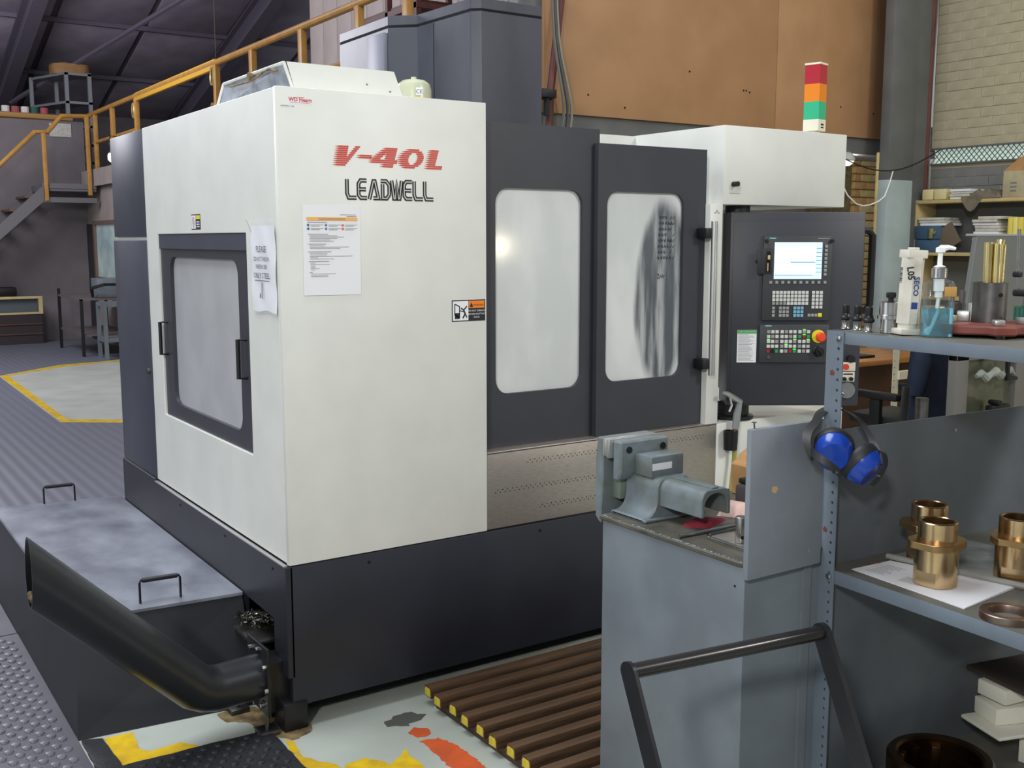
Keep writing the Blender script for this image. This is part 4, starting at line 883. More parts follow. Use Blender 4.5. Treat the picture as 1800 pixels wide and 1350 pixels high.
for i in range(8):
    a = i * math.pi / 4 + 0.2; B().cyl((-0.095, 0.08 + .095 * math.cos(a), .195 + .105 * math.sin(a)), (-0.108, 0.08 + .095 * math.cos(a), .195 + .105 * math.sin(a)), 0.0085, 6).build('bolt', STEEL, fl)
B().box(-0.08, 0.09, 0.05, 0.165, 0.06, 0.24).build('conveyor_housing', BLACKM, pp)
ch = B()
for _ in range(260):
    x, y = random.uniform(-0.065, 0.08), random.uniform(0.195, 0.42); z = 0.275 + 0.05 * math.exp(-((x + .02) ** 2 + (y - .24) ** 2) * 60) + random.uniform(0, .02); r_ = random.uniform(.006, .014)
    T = Matrix.Translation((x, y, z)) @ Matrix.Rotation(random.uniform(0, 6), 4, (random.random(), random.random(), random.random() + .1))
    ch.add([(r_ * math.cos(a), r_ * math.sin(a) * .7, .006 * a) for a in (0, 1.3, 2.6, 3.9)] + [(r_ * .4 * math.cos(a), r_ * .4 * math.sin(a), .006 * a + .004) for a in (0, 1.3, 2.6, 3.9)], [(0, 1, 5, 4), (1, 2, 6, 5), (2, 3, 7, 6)], T)
tag(ch.build('metal_chips', mat('chip_metal', (150, 150, 140), 0.3, 1.0, v=.3, s=60)), 'heap of curly metal chips on the tray under the machine corner', 'chips', kind='stuff')
tag(B().box(-0.068, 0.09, 0.19, 0.43, 0.258, 0.272, 0.002).build('chip_tray', DSTEEL), 'steel tray holding metal chips under the machine corner', 'tray')

# ------------------------------------------------------------------ duckboard
dk = root('duckboard', 'oily timber duckboard with yellow painted slat ends in front of the machine', 'duckboard', (1.15, -0.45, 0))
for x in (0.50, 1.15, 1.80): B().box(x, x + 0.055, -0.96, -0.12, 0.0015, 0.033, 0.003).build('bearer', WOODD, dk)
s0 = e0 = None
for i in range(10):
    y = -0.082 - i * 0.0925
    if s0 is None:
        s0 = B().plate([(-0.027, 0), (0.027, 0), (0.026, 0.026), (0.019, 0.040), (0.0, 0.043), (-0.019, 0.040), (-0.026, 0.026)], [], 'x', 0.0, 1.42).build('slat', WOODT, dk, local=True)
        e0 = B().plate([(-0.021, 0.004), (0.021, 0.004), (0.020, 0.026), (0.014, 0.034), (-0.014, 0.034), (-0.020, 0.026)], [], 'x', -0.0015, 0.0).build('painted_end', YELEND, s0, local=True); o = s0
    else: o = dup(s0, dk)
    o.location = Vector((0.482 + random.uniform(-.008, .006), y, 0.033)) - WM[dk].translation; o.rotation_euler = (random.uniform(-.05, .05), 0, random.uniform(-.006, .006))

# ------------------------------------------------------------------ work bench with vise
wbn = root('bench_cabinet', 'blue grey steel bench cabinet with worn top in front of the machine', 'workbench', (0.9, -1.25, 0))
B().box(0.590, 1.30, -1.532, -0.965, 0.0, 0.884, 0.003).build('body', GREY, wbn)
tp = B().plate([(0.583, -0.955), (0.583, -1.515), (0.590, -1.535), (0.605, -1.541), (1.31, -1.541), (1.31, -0.955)], [], 'z', 0.884, 0.898, bev=0.003).build('bench_top', GREYTOP, wbn)
b = B()
for i in range(46):
    y = -0.965 - i * 0.0125 - random.uniform(0, .006); l = random.uniform(.003, .009)
    if random.random() < .75: b.quad(y, y + l, 0.588, 0.588 + random.uniform(.003, .007), frame((0, 0, 0.898), (0, 1, 0), (1, 0, 0)) @ Matrix.Scale(-1, 4, (0, 0, 1)))
b.build('chipped_edge', mat('chip_paint', (150, 160, 166), 0.5), wbn)['kind'] = 'stuff'
B().box(0.80, 0.83, -1.54, -1.53, 0.0, 0.86).build('fold_strip', GREY, wbn)
for y, z in ((-1.50, 0.83),): B().cyl((0.591, y, z), (0.588, y, z), 0.003, 8).build('rivet', VOID, wbn)
vz = 0.898
vs_ = root('bench_vise', 'heavy grey cast bench vise bolted at the far end of the bench', 'vise', (0.73, -1.02, vz))
xc = 0.742
def vprof(w0, w1, z0, z1):   # flared saddle
    pts = [(xc - w0, z0), (xc + w0, z0), (xc + w0, z0 + .012)]
    for t in range(7): a = R(15 * t); pts.append((xc + w0 - .012 - (w0 - .012 - w1) * math.sin(a), z0 + .012 + .055 * (1 - math.cos(a))))
    for t in range(7): a = R(15 * t); pts.append((xc + w1 - .03 + .03 * math.cos(a), z1 - .03 + .03 * math.sin(a)))
    L = [(2 * xc - x, z) for x, z in reversed(pts[2:])]
    return pts + L
B().plate(vprof(0.118, 0.066, vz, vz + 0.122), [], 'y', -1.105, -0.965, bev=0.004).build('body', VISE, vs_)
B().plate([(xc - .055, vz + .042), (xc - .043, vz + .042)] + [(xc - .043 * math.cos(R(a)), vz + .075 + .032 * math.sin(R(a))) for a in range(0, 181, 20)] + [(xc + .043, vz + .042), (xc + .055, vz + .042)] + [(xc + .055, vz + .085)] + [(xc + .030 + .025 * math.cos(R(a)), vz + .088 + .030 * math.sin(R(a))) for a in range(10, 91, 20)] + [(xc - .030 + .025 * math.cos(R(a)), vz + .088 + .030 * math.sin(R(a))) for a in range(90, 171, 20)] + [(xc - .055, vz + .085)], [], 'y', -1.275, -0.96, bev=0.002).build('slide', VISE, vs_)
B().box(xc - .012, xc + .012, -1.27, -1.1, vz + .116, vz + .123, .002).build('slide_rib', VISE, vs_)
an = B().box(xc - .062, xc + .062, -1.075, -1.0, vz + .118, vz + .180, .004).build('anvil', VISE, vs_)
B().quad(-0.04, 0.035, -0.010, 0.010, FRONT(xc - .02, -1.0755, vz + .150)).build('label_tape', PAPER, an)
B().plate([(-1.0, vz + .13), (-1.0, vz + .218), (-0.962, vz + .218), (-0.962, vz + .10), (-0.985, vz + .10)], [], 'x', xc - .115, xc + .07, bev=.005).build('fixed_jaw', VISE, vs_)
for x in (xc - .085, xc + .045): B().cyl((x, -1.0, vz + .192), (x, -1.004, vz + .192), .010, 12).build('jaw_bolt', BLACKM, vs_)
B().box(xc - .128, xc + .060, -0.962, -0.948, vz + .165, vz + .222, .002).build('jaw_plate', ALU, vs_)
B().box(xc - .128, xc + .060, -0.946, -0.932, vz + .168, vz + .222, .002).build('jaw_plate', ALU, vs_)
B().plate([(-0.932, vz + .222), (-0.905, vz + .222), (-0.898, vz + .16), (-0.898, vz - .02), (-0.922, vz - .04), (-0.932, vz + .10)], [], 'x', xc - .128, xc + .060, bev=.004).build('moving_jaw', VISE, vs_)
B().box(xc - .085, xc + .05, -0.962, -0.905, vz + .035, vz + .118, .006).build('moving_jaw_neck', mat('vise_green', (112, 122, 112), .5, v=.1, s=12), vs_)
B().cyl((xc - .05, -0.90, vz + .085), (xc - .05, -0.862, vz + .085), .022, 18).build('screw_head', STEEL, vs_)
B().plate([(-1.115, vz), (-0.96, vz), (-0.96, vz + .010), (-1.115, vz + .010)], [], 'x', xc - .118, xc + .118, bev=.003).build('base_flange', VISE, vs_)
# things on the bench
def rumple(name, pts, z, amp, m, label, cat, th=0.006):
    b = B(); n = 10; xs_ = [p_[0] for p_ in pts]; ys_ = [p_[1] for p_ in pts]; vs = []; fs = []
    for i in range(n + 1):
        for j in range(n + 1):
            u, v = i / n, j / n
            x = (pts[0][0] * (1 - u) + pts[1][0] * u) * (1 - v) + (pts[3][0] * (1 - u) + pts[2][0] * u) * v
            y = (pts[0][1] * (1 - u) + pts[1][1] * u) * (1 - v) + (pts[3][1] * (1 - u) + pts[2][1] * u) * v
            e = min(u, 1 - u, v, 1 - v)
            vs.append((x, y, z + th * min(1, e * 8) + amp * (0.5 + 0.5 * mnoise.noise(Vector((x * 30, y * 30, z)))) * min(1, e * 5)))
    k = len(vs); vs += [(x, y, z) for x, y, _ in vs]
    for i in range(n):
        for j in range(n): a = i * (n + 1) + j; fs.append((a, a + n + 1, a + n + 2, a + 1)); fs.append((k + a + 1, k + a + n + 2, k + a + n + 1, k + a))
    bd = [i * (n + 1) for i in range(n + 1)] + [n * (n + 1) + j for j in range(1, n + 1)] + [i * (n + 1) + n for i in range(n - 1, -1, -1)] + [j for j in range(n - 1, 0, -1)]
    for q in range(len(bd)): a, c = bd[q], bd[(q + 1) % len(bd)]; fs.append((a, c, k + c, k + a))
    b.add(vs, fs); return tag(b.build(name, m), label, cat)
rumple('folded_rag', [(0.69, -1.19), (0.74, -1.25), (0.85, -1.21), (0.79, -1.15)], vz, .004, REDCL, 'folded dark red rag on the bench beside the vise slide', 'rag', 0.010)
rumple('pink_rag', [(0.86, -1.16), (0.92, -1.25), (1.0, -1.2), (0.95, -1.10)], vz, .02, PINKCL, 'crumpled pale pink rag behind the vise slide', 'rag', 0.02)
tag(B().cyl((0.605, -1.275, vz + .006), (0.90, -1.285, vz + .006), .0055, 10).build('steel_rod', STEEL), 'thin bright steel rod lying across the bench top', 'rod')
tr = root('steel_tray', 'shallow rounded steel tray on the bench next to the panel', 'tray', (0.78, -1.41, vz))
B().plate(rrect(0.66, 0.93, -1.525, -1.31, .03), [], 'z', vz, vz + .004, bev=.001).build('tray_floor', STAIN, tr)
B().tube([(x, y, vz + .008) for x, y in rrect(0.66, 0.93, -1.525, -1.31, .03)], .004, 6, closed=True).build('rolled_rim', STEEL, tr)
pn = B().lathe([(.0145, 0), (.0155, .002), (.0155, .068), (.014, .07), (0, .07)], 24, Matrix.Translation((0.705, -1.405, vz + .005))).build('steel_pin', STEEL); tag(pn, 'polished steel pin standing on end in the steel tray', 'pin')
B().cyl((0.0, -0.0155, .016), (0.0, -0.0162, .016), .005, 10, M=Matrix.Translation((0.705, -1.405, vz + .005)) @ Matrix.Rotation(R(-30), 4, 'Z')).build('cross_hole', VOID, pn)
ut = root('gauge_block_pile', 'small stepped bright metal blocks lying in the steel tray', 'block', (0.8, -1.44, vz + .005))
for k in range(3): B().box(0.775 + k * .008, 0.84, -1.46 - .003 * k, -1.43, vz + .005 + k * .012, vz + .016 + k * .012, .001).build('block', STEEL, ut)
bx = root('black_tool_case', 'dark folded tool case at the back of the bench', 'case', (1.08, -1.12, vz))
B().box(0.97, 1.27, -1.27, -1.12, vz, vz + .075, .01).build('case_body', mat('case_brown', (70, 64, 64), .5), bx)
B().box(0.98, 1.26, -1.262, -1.125, vz + .076, vz + .092, .004).build('case_lid', BLACK, bx)
tag(B().cyl((0.935, -1.03, vz), (0.935, -1.03, vz + .06), .017, 14).cyl((0.935, -1.03, vz + .045), (0.965, -1.10, vz + .045), .010, 10).build('black_clamp_handle', BLACK), 'black tubular clamp handle behind the pink rag', 'handle')
tag(B().tube([(0.985, -1.17, vz + .096), (0.99, -1.18, vz + .106), (1.01, -1.20, vz + .102), (1.03, -1.23, vz + .112)], .004, 6).build('bright_wire_clip', STEEL), 'bright bent metal clip on the dark tool case', 'clip')
cbx = root('carton', 'torn brown carton with printed side standing behind the grey panel', 'box', (1.10, -1.08, vz))
B().plate([(1.095, vz + .001), (1.29, vz + .001), (1.29, 1.0), (1.22, 1.02), (1.16, 1.040), (1.125, 1.025), (1.112, 1.008), (1.09, 0.998)], [], 'y', -1.075, -0.985, bev=.003).build('carton_body', CARD, cbx, smooth=False)
CF = FRONT(1.082, -1.0755, vz - .012)
B().quad(0.02, 0.22, 0.030, 0.034, CF).quad(0.02, 0.22, 0.118, 0.122, CF).quad(0.02, 0.22, 0.040, 0.043, CF).quad(0.025, 0.07, 0.055, 0.11, CF).quad(0.08, 0.2, .06, .10, CF).build('carton_print', mat('carton_ink', (120, 84, 54), .8), cbx)
tag(B().lathe([(.010, -.008), (.0125, 0), (.010, .008), (.004, .011)], 16, Matrix.Translation((1.132, -1.102, .975))).box(1.126, 1.138, -1.108, -1.096, vz + .093, .968).build('ball_knob', STEEL), 'bright ball knob on a stem in front of the brown carton', 'knob')

# air gun hanging in its holster
ag = root('air_blow_gun', 'grey air blow gun with yellow hose in a black holster on the machine', 'air gun', (2.06, -0.03, 0.8))
B().tube([(1.995, -0.05, 1.036), (2.02, -0.045, 1.030), (2.06, -0.04, 1.010), (2.115, -0.035, .985)], [.007, .011, .014, .012], 10).build('barrel', ALU, ag)
B().tube([(2.11, -0.035, .985), (2.095, -0.034, .93), (2.088, -0.034, .865)], [.012, .018, .017], 10).build('grip', mat('gun_grey', (150, 154, 156), .4, .3), ag)
B().tube([(2.035, -0.045, 1.02), (2.045, -0.05, .975), (2.03, -0.05, .95)], .005, 6).build('trigger', ALU, ag)
B().cyl((2.088, -0.034, .865), (2.088, -0.034, .80), .013, 12).build('coupling', BRASSD, ag)
B().tube([(2.088, -0.034, .80), (2.085, -0.034, .72), (2.07, -0.035, .60), (2.06, -.04, .45), (2.10, -.05, .2)], .010, 8).build('hose', mat('hose_yellow', (170, 160, 84), .35), ag)

# ------------------------------------------------------------------ storage rack
RX, RY, RA = 0.872, -1.527, R(-2.8)
rk = root('storage_rack', 'blue grey slotted angle rack with three shelves on the right', 'rack', (RX, RY, 0), RA)
RMx = WM[rk]
def RB(): return B(RMx)
POSTM = mat('slotted_angle_paint', (114, 125, 137), 0.45, v=0.08, s=6)
hz = [0.03 + k * 0.0268 for k in range(53)]
b = B(RMx); b.plate(rect(-0.055, 0.0, 0.0, 1.468), [circ(-0.040, z, 0.0044, 8) for z in hz], 'x', -0.003, 0.0); b.plate(rect(0.0, 0.05, 0.0, 1.468), [circ(0.034, z, 0.0044, 8) for z in hz], 'y', -0.003, 0.0)
b.build('corner_post', POSTM, rk, smooth=False)
RB().box(-0.0028, 0.0, -1.13, -1.075, 0, 1.468).box(0.0, 0.05, -1.13, -1.127, 0, 1.468).build('corner_post', POSTM, rk)
RB().box(0.99, 0.993, -0.055, 0.0, 0, 1.468).box(0.94, 0.99, -0.003, 0.0, 0, 1.468).build('corner_post', POSTM, rk)
RB().box(0.99, 0.993, -1.13, -1.075, 0, 1.468).box(0.94, 0.99, -1.13, -1.127, 0, 1.468).build('corner_post', POSTM, rk)
SHT = mat('shelf_dusty_top', (112, 110, 100), 0.55, c2=(92, 92, 88), s=7)
for nm, z0, z1 in (('top_shelf', 1.436, 1.466), ('middle_shelf', 0.806, 0.842), ('bottom_shelf', 0.170, 0.206)):
    s_ = RB().box(0.004, 0.985, -1.12, -0.004, z1 - 0.003, z1).build(nm, SHT, rk)
    RB().box(0.0005, 0.004, -1.12, -0.004, z0, z1, 0.001).box(0.004, 0.985, -0.008, -0.0045, z0, z1).build('shelf_lip', POSTM, s_)
    c = RB().lathe([(0.010, 0), (0.009, 0.004), (0.004, 0.006), (0, 0.006)], 6, Matrix.Translation((-0.003, -0.040, (z0 + z1) / 2)) @ Matrix.Rotation(R(-90), 4, 'Y')).build('bolt', STEEL, rk)
RB().box(0.003, 0.99, -0.012, -0.009, 0.0, 1.205, 0.001).build('end_panel', GREYW, rk)
for x, z in ((0.10, 1.10), (0.52, 1.16), (0.42, 0.91), (0.30, 0.70)): RB().cyl((x, -0.012, z), (x, -0.015, z), 0.005, 8).build('rivet', mat('rivet_grey', (130, 138, 142), .5), rk)
SPL = mat('splash_board_paint', (134, 141, 150), 0.5, v=0.08, s=5, bump=0.05, bs=90)
sb = B().box(0.567, 0.838, -1.562, -1.545, 0.863, 1.243, 0.004).build('splash_board', SPL, rk)
b = B(); b.plate(ragged(circ(0.0, 0.0, 0.010, 8), 0.002, 0.004), [], 'y', -0.0008, 0.0, M=Matrix.Translation((0.655, -1.562, 1.083))); b.build('bare_wood_chip', mat('bare_wood', (206, 170, 116), .8), sb)
for x, z in ((0.66, 1.205), (0.79, 0.905), (0.70, 1.13)): B().cyl((x, -1.562, z), (x, -1.564, z), .004, 8).build('screw', mat('rivet_grey', (130, 138, 142), .5), sb)
B().cyl((0.587, -1.552, 1.243), (0.585, -1.552, 1.258), .002, 6).cyl((0.585, -1.552, 1.257), (0.585, -1.552, 1.259), .006, 8).build('nail', DSTEEL, sb)
for y, z in ((-0.022, 1.36), (-0.02, 0.945)): RB().plate(ragged(circ(y, z, 0.007, 8), 0.002, 0.004), [], 'x', -0.0036, -0.003).build('rust_patch', mat('rust_spot', (110, 60, 40), .8), rk)

# ear defenders hung on the rack post
em = root('ear_defenders', 'blue and black ear defenders hanging from the rack post', 'ear defenders', (0.80, -1.66, 1.09))
band = [(0.709, -1.63, 1.172), (0.716, -1.606, 1.2), (0.735, -1.591, 1.224), (0.777, -1.579, 1.244), (0.826, -1.549, 1.256), (0.901, -1.512, 1.257), (0.927, -1.516, 1.258), (0.937, -1.539, 1.253), (0.921, -1.591, 1.242), (0.899, -1.64, 1.219), (0.876, -1.678, 1.197), (0.865, -1.697, 1.181)]
def smoothp(p, k=3):
    out = []; P = [Vector(q) for q in p]; n = len(P)
    for i in range(n - 1):
        a, b_, c, d = P[max(i - 1, 0)], P[i], P[i + 1], P[min(i + 2, n - 1)]
        for t in range(k):
            u = t / k; out.append(0.5 * ((2 * b_) + (c - a) * u + (2 * a - 5 * b_ + 4 * c - d) * u * u + (3 * b_ - a - 3 * c + d) * u ** 3))
    return out + [P[-1]]
bp_ = smoothp(band); cN = Vector((0.75, 0.62, -0.15)).normalized()
B().strip(bp_, lambda i: (cN * 0.5 + Vector((-.45, .3, .2))).normalized() * (0.0125), 0.004).build('headband', RUBB, em)
def axisM(c, a):
    return Matrix.Translation(c) @ Vector(a).normalized().to_track_quat('Z', 'Y').to_matrix().to_4x4()
for c, a in (((0.785, -1.632, 1.182), (-.72, -.58, -.32)), ((0.833, -1.677, 1.150), (.12, -.66, -.52))):
    T = axisM(c, a) @ Matrix.Diagonal((1.0, 1.12, 1, 1))
    B().lathe([(0.030, -0.022), (0.046, -0.022), (0.050, -0.014), (0.050, 0.0), (0.048, 0.006), (0.030, 0.006)], 28, T).build('cushion', RUBB, em)
    B().lathe([(0.047, 0.004), (0.046, 0.010), (0.038, 0.034), (0.034, 0.038), (0.0, 0.040)], 28, T).build('ear_cup', BLUEC, em)
armL = smoothp([(0.709, -1.63, 1.172), (0.694, -1.640, 1.186), (0.691, -1.666, 1.178), (0.706, -1.690, 1.160), (0.724, -1.703, 1.142)])
armR = smoothp([(0.865, -1.697, 1.181), (0.858, -1.722, 1.18), (0.846, -1.738, 1.158), (0.828, -1.737, 1.130), (0.812, -1.727, 1.106)])
B().strip(armL, lambda i: Vector((0.25, 0.25, 0.9)).normalized() * 0.0105, 0.004).build('yoke', RUBB, em)
B().strip(armR, lambda i: Vector((0.8, -0.3, -0.3)).normalized() * 0.007, 0.004).build('yoke', RUBB, em)
B().cyl((0.716, -1.698, 1.148), (0.709, -1.705, 1.146), 0.004, 10).build('pivot', DSTEEL, em)
B().cyl((0.823, -1.735, 1.128), (0.822, -1.745, 1.128), 0.005, 10).build('pivot', DSTEEL, em)

# ------------------------------------------------------------------ things on the top shelf
TZ = 1.4662
for k, (x, y, lab) in enumerate(((0.955, -1.515, 'steel pull stud nearest the rack post on the top shelf'), (0.945, -1.560, 'middle of the three steel pull studs on the top shelf'), (0.924, -1.611, 'steel pull stud beside the larger tool holder on the top shelf'))):
    r = root('pull_stud', lab, 'pull stud', (x, y, TZ), group='pull studs on the top shelf')
    T = Matrix.Translation((x, y, TZ))
    B().lathe([(.0115, 0), (.012, .002), (.0095, .006), (.0095, .020), (.012, .024)], 18, T).build('head', STEEL, r)
    B().lathe([(.010, .024), (.015, .027), (.015, .032), (.012, .036), (.011, .042)], 18, T).build('flange', BLACKM, r)
    B().lathe([(.0085, .038), (.0095, .042), (.0095, .062), (.008, .064), (0, .064)], 14, T).build('thread', BLACK, r)
r = root('tool_holder', 'stepped steel tool holder with black knob screw beside the box tube', 'tool holder', (0.938, -1.664, TZ)); T = Matrix.Translation((0.938, -1.664, TZ))
B().lathe([(.021, 0), (.0225, .002), (.0225, .036), (.031, .037), (.031, .046), (.027, .048), (.027, .078), (.022, .080), (.0, .080)], 28, T).build('body', STEEL, r)
B().lathe([(.007, .08), (.007, .088), (.012, .090), (.012, .101), (.009, .103), (0, .103)], 10, T).box(-.016, .016, -.004, .004, .092, .100, .002, T).build('knob_screw', BLACK, r)
r = root('box_tube', 'white octagonal cardboard box tube with handwritten mark', 'tube', (0.938, -1.713, TZ)); T = Matrix.Translation((0.938, -1.713, TZ)) @ Matrix.Rotation(R(-25), 4, 'Z') @ Matrix.Rotation(R(2.6), 4, 'Y')
TUBEM = mat('worn_white_card', (216, 212, 200), .6, c2=(196, 190, 176), s=14)
B().lathe([(.0265, .028), (.0265, .190)], 8, T @ Matrix.Rotation(R(22.5), 4, 'Z')).build('sleeve', TUBEM, r, smooth=False)
B().lathe([(.023, .014), (.023, .03)], 16, T).build('neck', TUBEM, r)
B().box(-.029, .029, -.026, .026, 0.001, .016, .003, T).build('foot_cap', TUBEM, r)
B().box(-.025, .025, -.024, .024, .188, .208, .002, T).box(-.012, .004, -.02, .01, .208, .214, .002, T).build('top_cap', TUBEM, r)
# octagon faces: normals every 45 deg; write on the two facing the camera
def octf(ang, z):
    a = R(ang); n = Vector((math.cos(a), math.sin(a), 0)); d = 0.0247
    return T @ frame((n.x * d, n.y * d, z), (-n.y, n.x, 0), (0, 0, 1))
b = B(); b.text('SECO', 0.019, octf(270, .120) @ Matrix.Rotation(R(-90), 4, 'Z'), off=.0006); b.quad(-.008, .008, -.012, .004, octf(270, .077)); b.build('blue_print', mat('seco_blue', (46, 74, 140), .5), r)
b = B(); b.text('L05', 0.022, octf(225, .150) @ Matrix.Rotation(R(-80), 4, 'Z') @ Matrix.Translation((0, .004, 0)), off=.0008)
for k in range(9): b.quad(-.010, .000, .128 - .150 + k * .0042, .128 - .150 + k * .0042 + (.0026 if k % 3 else .0014), octf(180, .150))
b.build('black_print', INKD, r)
# sanitiser bottle
r = root('pump_bottle', 'clear pump bottle half filled with blue sanitiser on the top shelf', 'bottle', (0.955, -1.785, TZ)); T = Matrix.Translation((0.952, -1.786, TZ)) @ Matrix.Rotation(R(-36), 4, 'Z')
b = B(); RS = lambda e: rrect(-.034 + e, .034 - e, -.024 + e, .024 - e, .010 - e * .5, 4)
def loft(b, secs, M, cap=True):
    vs = [(x, y, z) for s_, z in secs for x, y in s_]; n = len(secs[0][0]); fs = []
    for k in range(len(secs) - 1):
        for i in range(n): j = (i + 1) % n; fs.append((k * n + i, k * n + j, (k + 1) * n + j, (k + 1) * n + i))
    if cap: fs += [tuple(range(n - 1, -1, -1)), tuple(range((len(secs) - 1) * n, len(secs) * n))]
    b.add(vs, fs, M)
nk = lambda rad: [(rad * math.cos(a), rad * math.sin(a)) for a in [math.atan2(y, x) for x, y in RS(0)]]
loft(b, [(RS(0), 0), (RS(0), .125), (RS(.004), .134), (nk(.016), .140), (nk(.014), .146)], T, cap=False); b.build('bottle_shell', CLEAR, r)
b = B(); loft(b, [(RS(.0015), .002), (RS(.0015), .070)], T); b.build('liquid', LIQ, r)
B().lathe([(.018, .142), (.018, .164), (.013, .168)], 24, T).build('chrome_collar', STEEL, r)
B().lathe([(.013, .166), (.013, .170), (.006, .172), (.0055, .200), (.011, .203), (.011, .213), (.006, .216), (0, .216)], 18, T).tube([(0, 0, .211), (.020, .002, .214), (.036, .004, .211)], [.009, .006, .004], 8, T).build('pump', PUMPW, r)
B().lathe([(.012, .110), (.012, .140)], 14, T).lathe([(.009, .095), (.009, .11)], 12, T).tube([(0, 0, .095), (-.002, 0, .06), (-.012, 0, .03), (-.022, 0, .006)], .004, 6, T).build('dip_tube', mat('dip_tube', (232, 240, 240), .3), r)
B().box(.006, .0345, -.0247, -.0235, .098, .122, .001, T).build('brown_tape', mat('brown_tape', (190, 146, 80), .5), r)
B().text('ml', .008, T @ frame((.022, -.0248, .06), (1, 0, 0), (0, 0, 1))).build('scale_print', mat('print_blue', (40, 90, 120), .5), r) if False else None
# iron base plate with steel sleeve full of brass rods
cr = root('machine_base_casting', 'red oxide cast iron fixture base with clamp blocks on the top shelf', 'casting', (1.07, -1.82, TZ))
MC = Matrix.Translation((1.10, -1.815, TZ)) @ Matrix.Rotation(R(-40), 4, 'Z')
B().plate([(-.085, -.10), (-.03, -.115), (-.02, -.145), (.03, -.145), (.04, -.115), (.10, -.10), (.14, -.06), (.14, .06), (.09, .10), (-.08, .10), (-.12, .06), (-.12, -.06)], [], 'z', .008, .030, M=MC, bev=.004).build('plate', CASTR, cr)
for x, y in ((-.09, .0), (0, -.12), (.10, .0), (.0, .08)): B().cyl((x, y, 0), (x, y, .01), .012, 10, M=MC).build('pad', BLACKM, cr)
for k, (x, y, w, h, rot) in enumerate(((-.085, .01, .03, .018, 10), (-.035, .045, .03, .026, -20), (.0, -.105, .024, .014, 0), (.085, -.04, .04, .016, 20))):
    B().box(-w / 2, w / 2, -.014, .014, .030, .030 + h, .003, MC @ Matrix.Translation((x, y, 0)) @ Matrix.Rotation(R(rot), 4, 'Z')).build('clamp_block', ALU, cr)
sv = root('steel_sleeve', 'thick brushed steel sleeve standing on the red casting', 'sleeve', (1.125, -1.812, TZ + .030)); T = Matrix.Translation((1.125, -1.812, TZ + .0305))
B().ring([(.040, 0), (.040, .098), (.034, .098), (.034, 0)], 40, T).build('wall', DSTEEL, sv); B().lathe([(.034, 0), (.034, .004)], 30, T).build('base', DSTEEL, sv)
B().cyl((-.010, -.0388, .068), (-.0103, -.0405, .068), .005, 10, M=T @ Matrix.Rotation(R(-6), 4, 'Z')).build('set_screw_hole', VOID, sv)
for k, (dx, dy, tx, ty, L) in enumerate(((-.020, -.004, -.006, 0, .190), (-.008, -.018, -.002, 0, .186), (.004, .006, .004, 0, .190), (.014, -.012, .006, 0, .184), (.022, .008, .030, .004, .196))):
    o = B().cyl((1.125 + dx, -1.812 + dy, TZ + .036), (1.125 + dx + tx, -1.812 + dy + ty, TZ + .036 + L), .0102, 14).build('brass_rod', BRASSROD)
    tag(o, ('leftmost brass rod in the steel sleeve', 'brass rod second from left in the steel sleeve', 'middle brass rod in the steel sleeve', 'brass rod fourth from left in the steel sleeve', 'brass rod leaning right in the steel sleeve')[k], 'rod', 'brass rods in the steel sleeve')
tag(B().box(1.225, 1.300, -1.705, -1.69, TZ, TZ + .068, .001, Matrix()).build('aluminium_plate', ALU), 'flat grey aluminium plate standing behind the red casting', 'plate')
tag(B().box(1.19, 1.225, -1.66, -1.655, TZ, TZ + .034).build('yellow_card', mat('card_yellow', (232, 220, 150), .7)), 'small pale yellow card between bottle and aluminium plate', 'card')
r = root('clamp_stand', 'small dark clamp stand behind the pump bottle', 'clamp', (1.36, -1.56, TZ))
B().box(1.31, 1.38, -1.585, -1.555, TZ + .02, TZ + .06, .006).build('block', BLACKM, r); B().cyl((1.335, -1.57, TZ), (1.335, -1.57, TZ + .10), .006, 10).cyl((1.365, -1.58, TZ), (1.365, -1.58, TZ + .092), .009, 10).build('spindle', DSTEEL, r)
tag(B().plate(rect(1.44, 1.55, TZ, TZ + .115), [rect(1.443, 1.547, TZ + .003, TZ + .112)], 'y', -1.56, -1.555).box(1.443, 1.547, -1.558, -1.557, TZ + .003, TZ + .112).build('smoked_pane', mat('smoked_acrylic', (98, 102, 102), .15)), 'small framed smoked acrylic pane behind the steel sleeve', 'pane')
r = root('gauge_stand', 'measuring stand with steel column and black clamps at the photo edge', 'stand', (1.36, -1.78, TZ))
B().cyl((1.375, -1.765, TZ + .06), (1.375, -1.765, TZ + .24), .012, 16).cyl((1.345, -1.755, TZ + .1), (1.335, -1.755, TZ + .26), .0025, 6).cyl((1.335, -1.755, TZ + .1), (1.325, -1.755, TZ + .26), .002, 6).build('column', STEEL, r)
B().box(1.33, 1.40, -1.785, -1.745, TZ + .085, TZ + .103, .005).box(1.325, 1.345, -1.765, -1.745, TZ + .135, TZ + .150, .004).build('clamp', BLACK, r)
B().lathe([(.04, 0), (.04, .004)], 24, Matrix.Translation((1.38, -1.765, TZ))).lathe([(.012, 0), (.012, .07)], 10, Matrix.Translation((1.375, -1.765, TZ))).build('foot', BLACK, r)
B().lathe([(.036, .006), (.036, .056), (.03, .06), (0, .06)], 24, Matrix.Translation((1.38, -1.765, TZ))).build('green_jar', mat('green_jar', (40, 92, 78), .15, coat=.4), r)
tag(B().add([(1.29, -1.80, TZ), (1.35, -1.86, TZ), (1.35, -1.86, TZ + .004), (1.29, -1.80, TZ + .004), (1.33, -1.76, TZ + .0), (1.40, -1.82, TZ + .05), (1.40, -1.82, TZ + .054), (1.33, -1.76, TZ + .004)], [(0, 1, 2, 3), (4, 5, 6, 7), (0, 1, 5, 4), (2, 3, 7, 6), (0, 4, 7, 3), (1, 5, 6, 2)]).build('white_card', PAPER), 'folded white card beside the measuring stand', 'card')

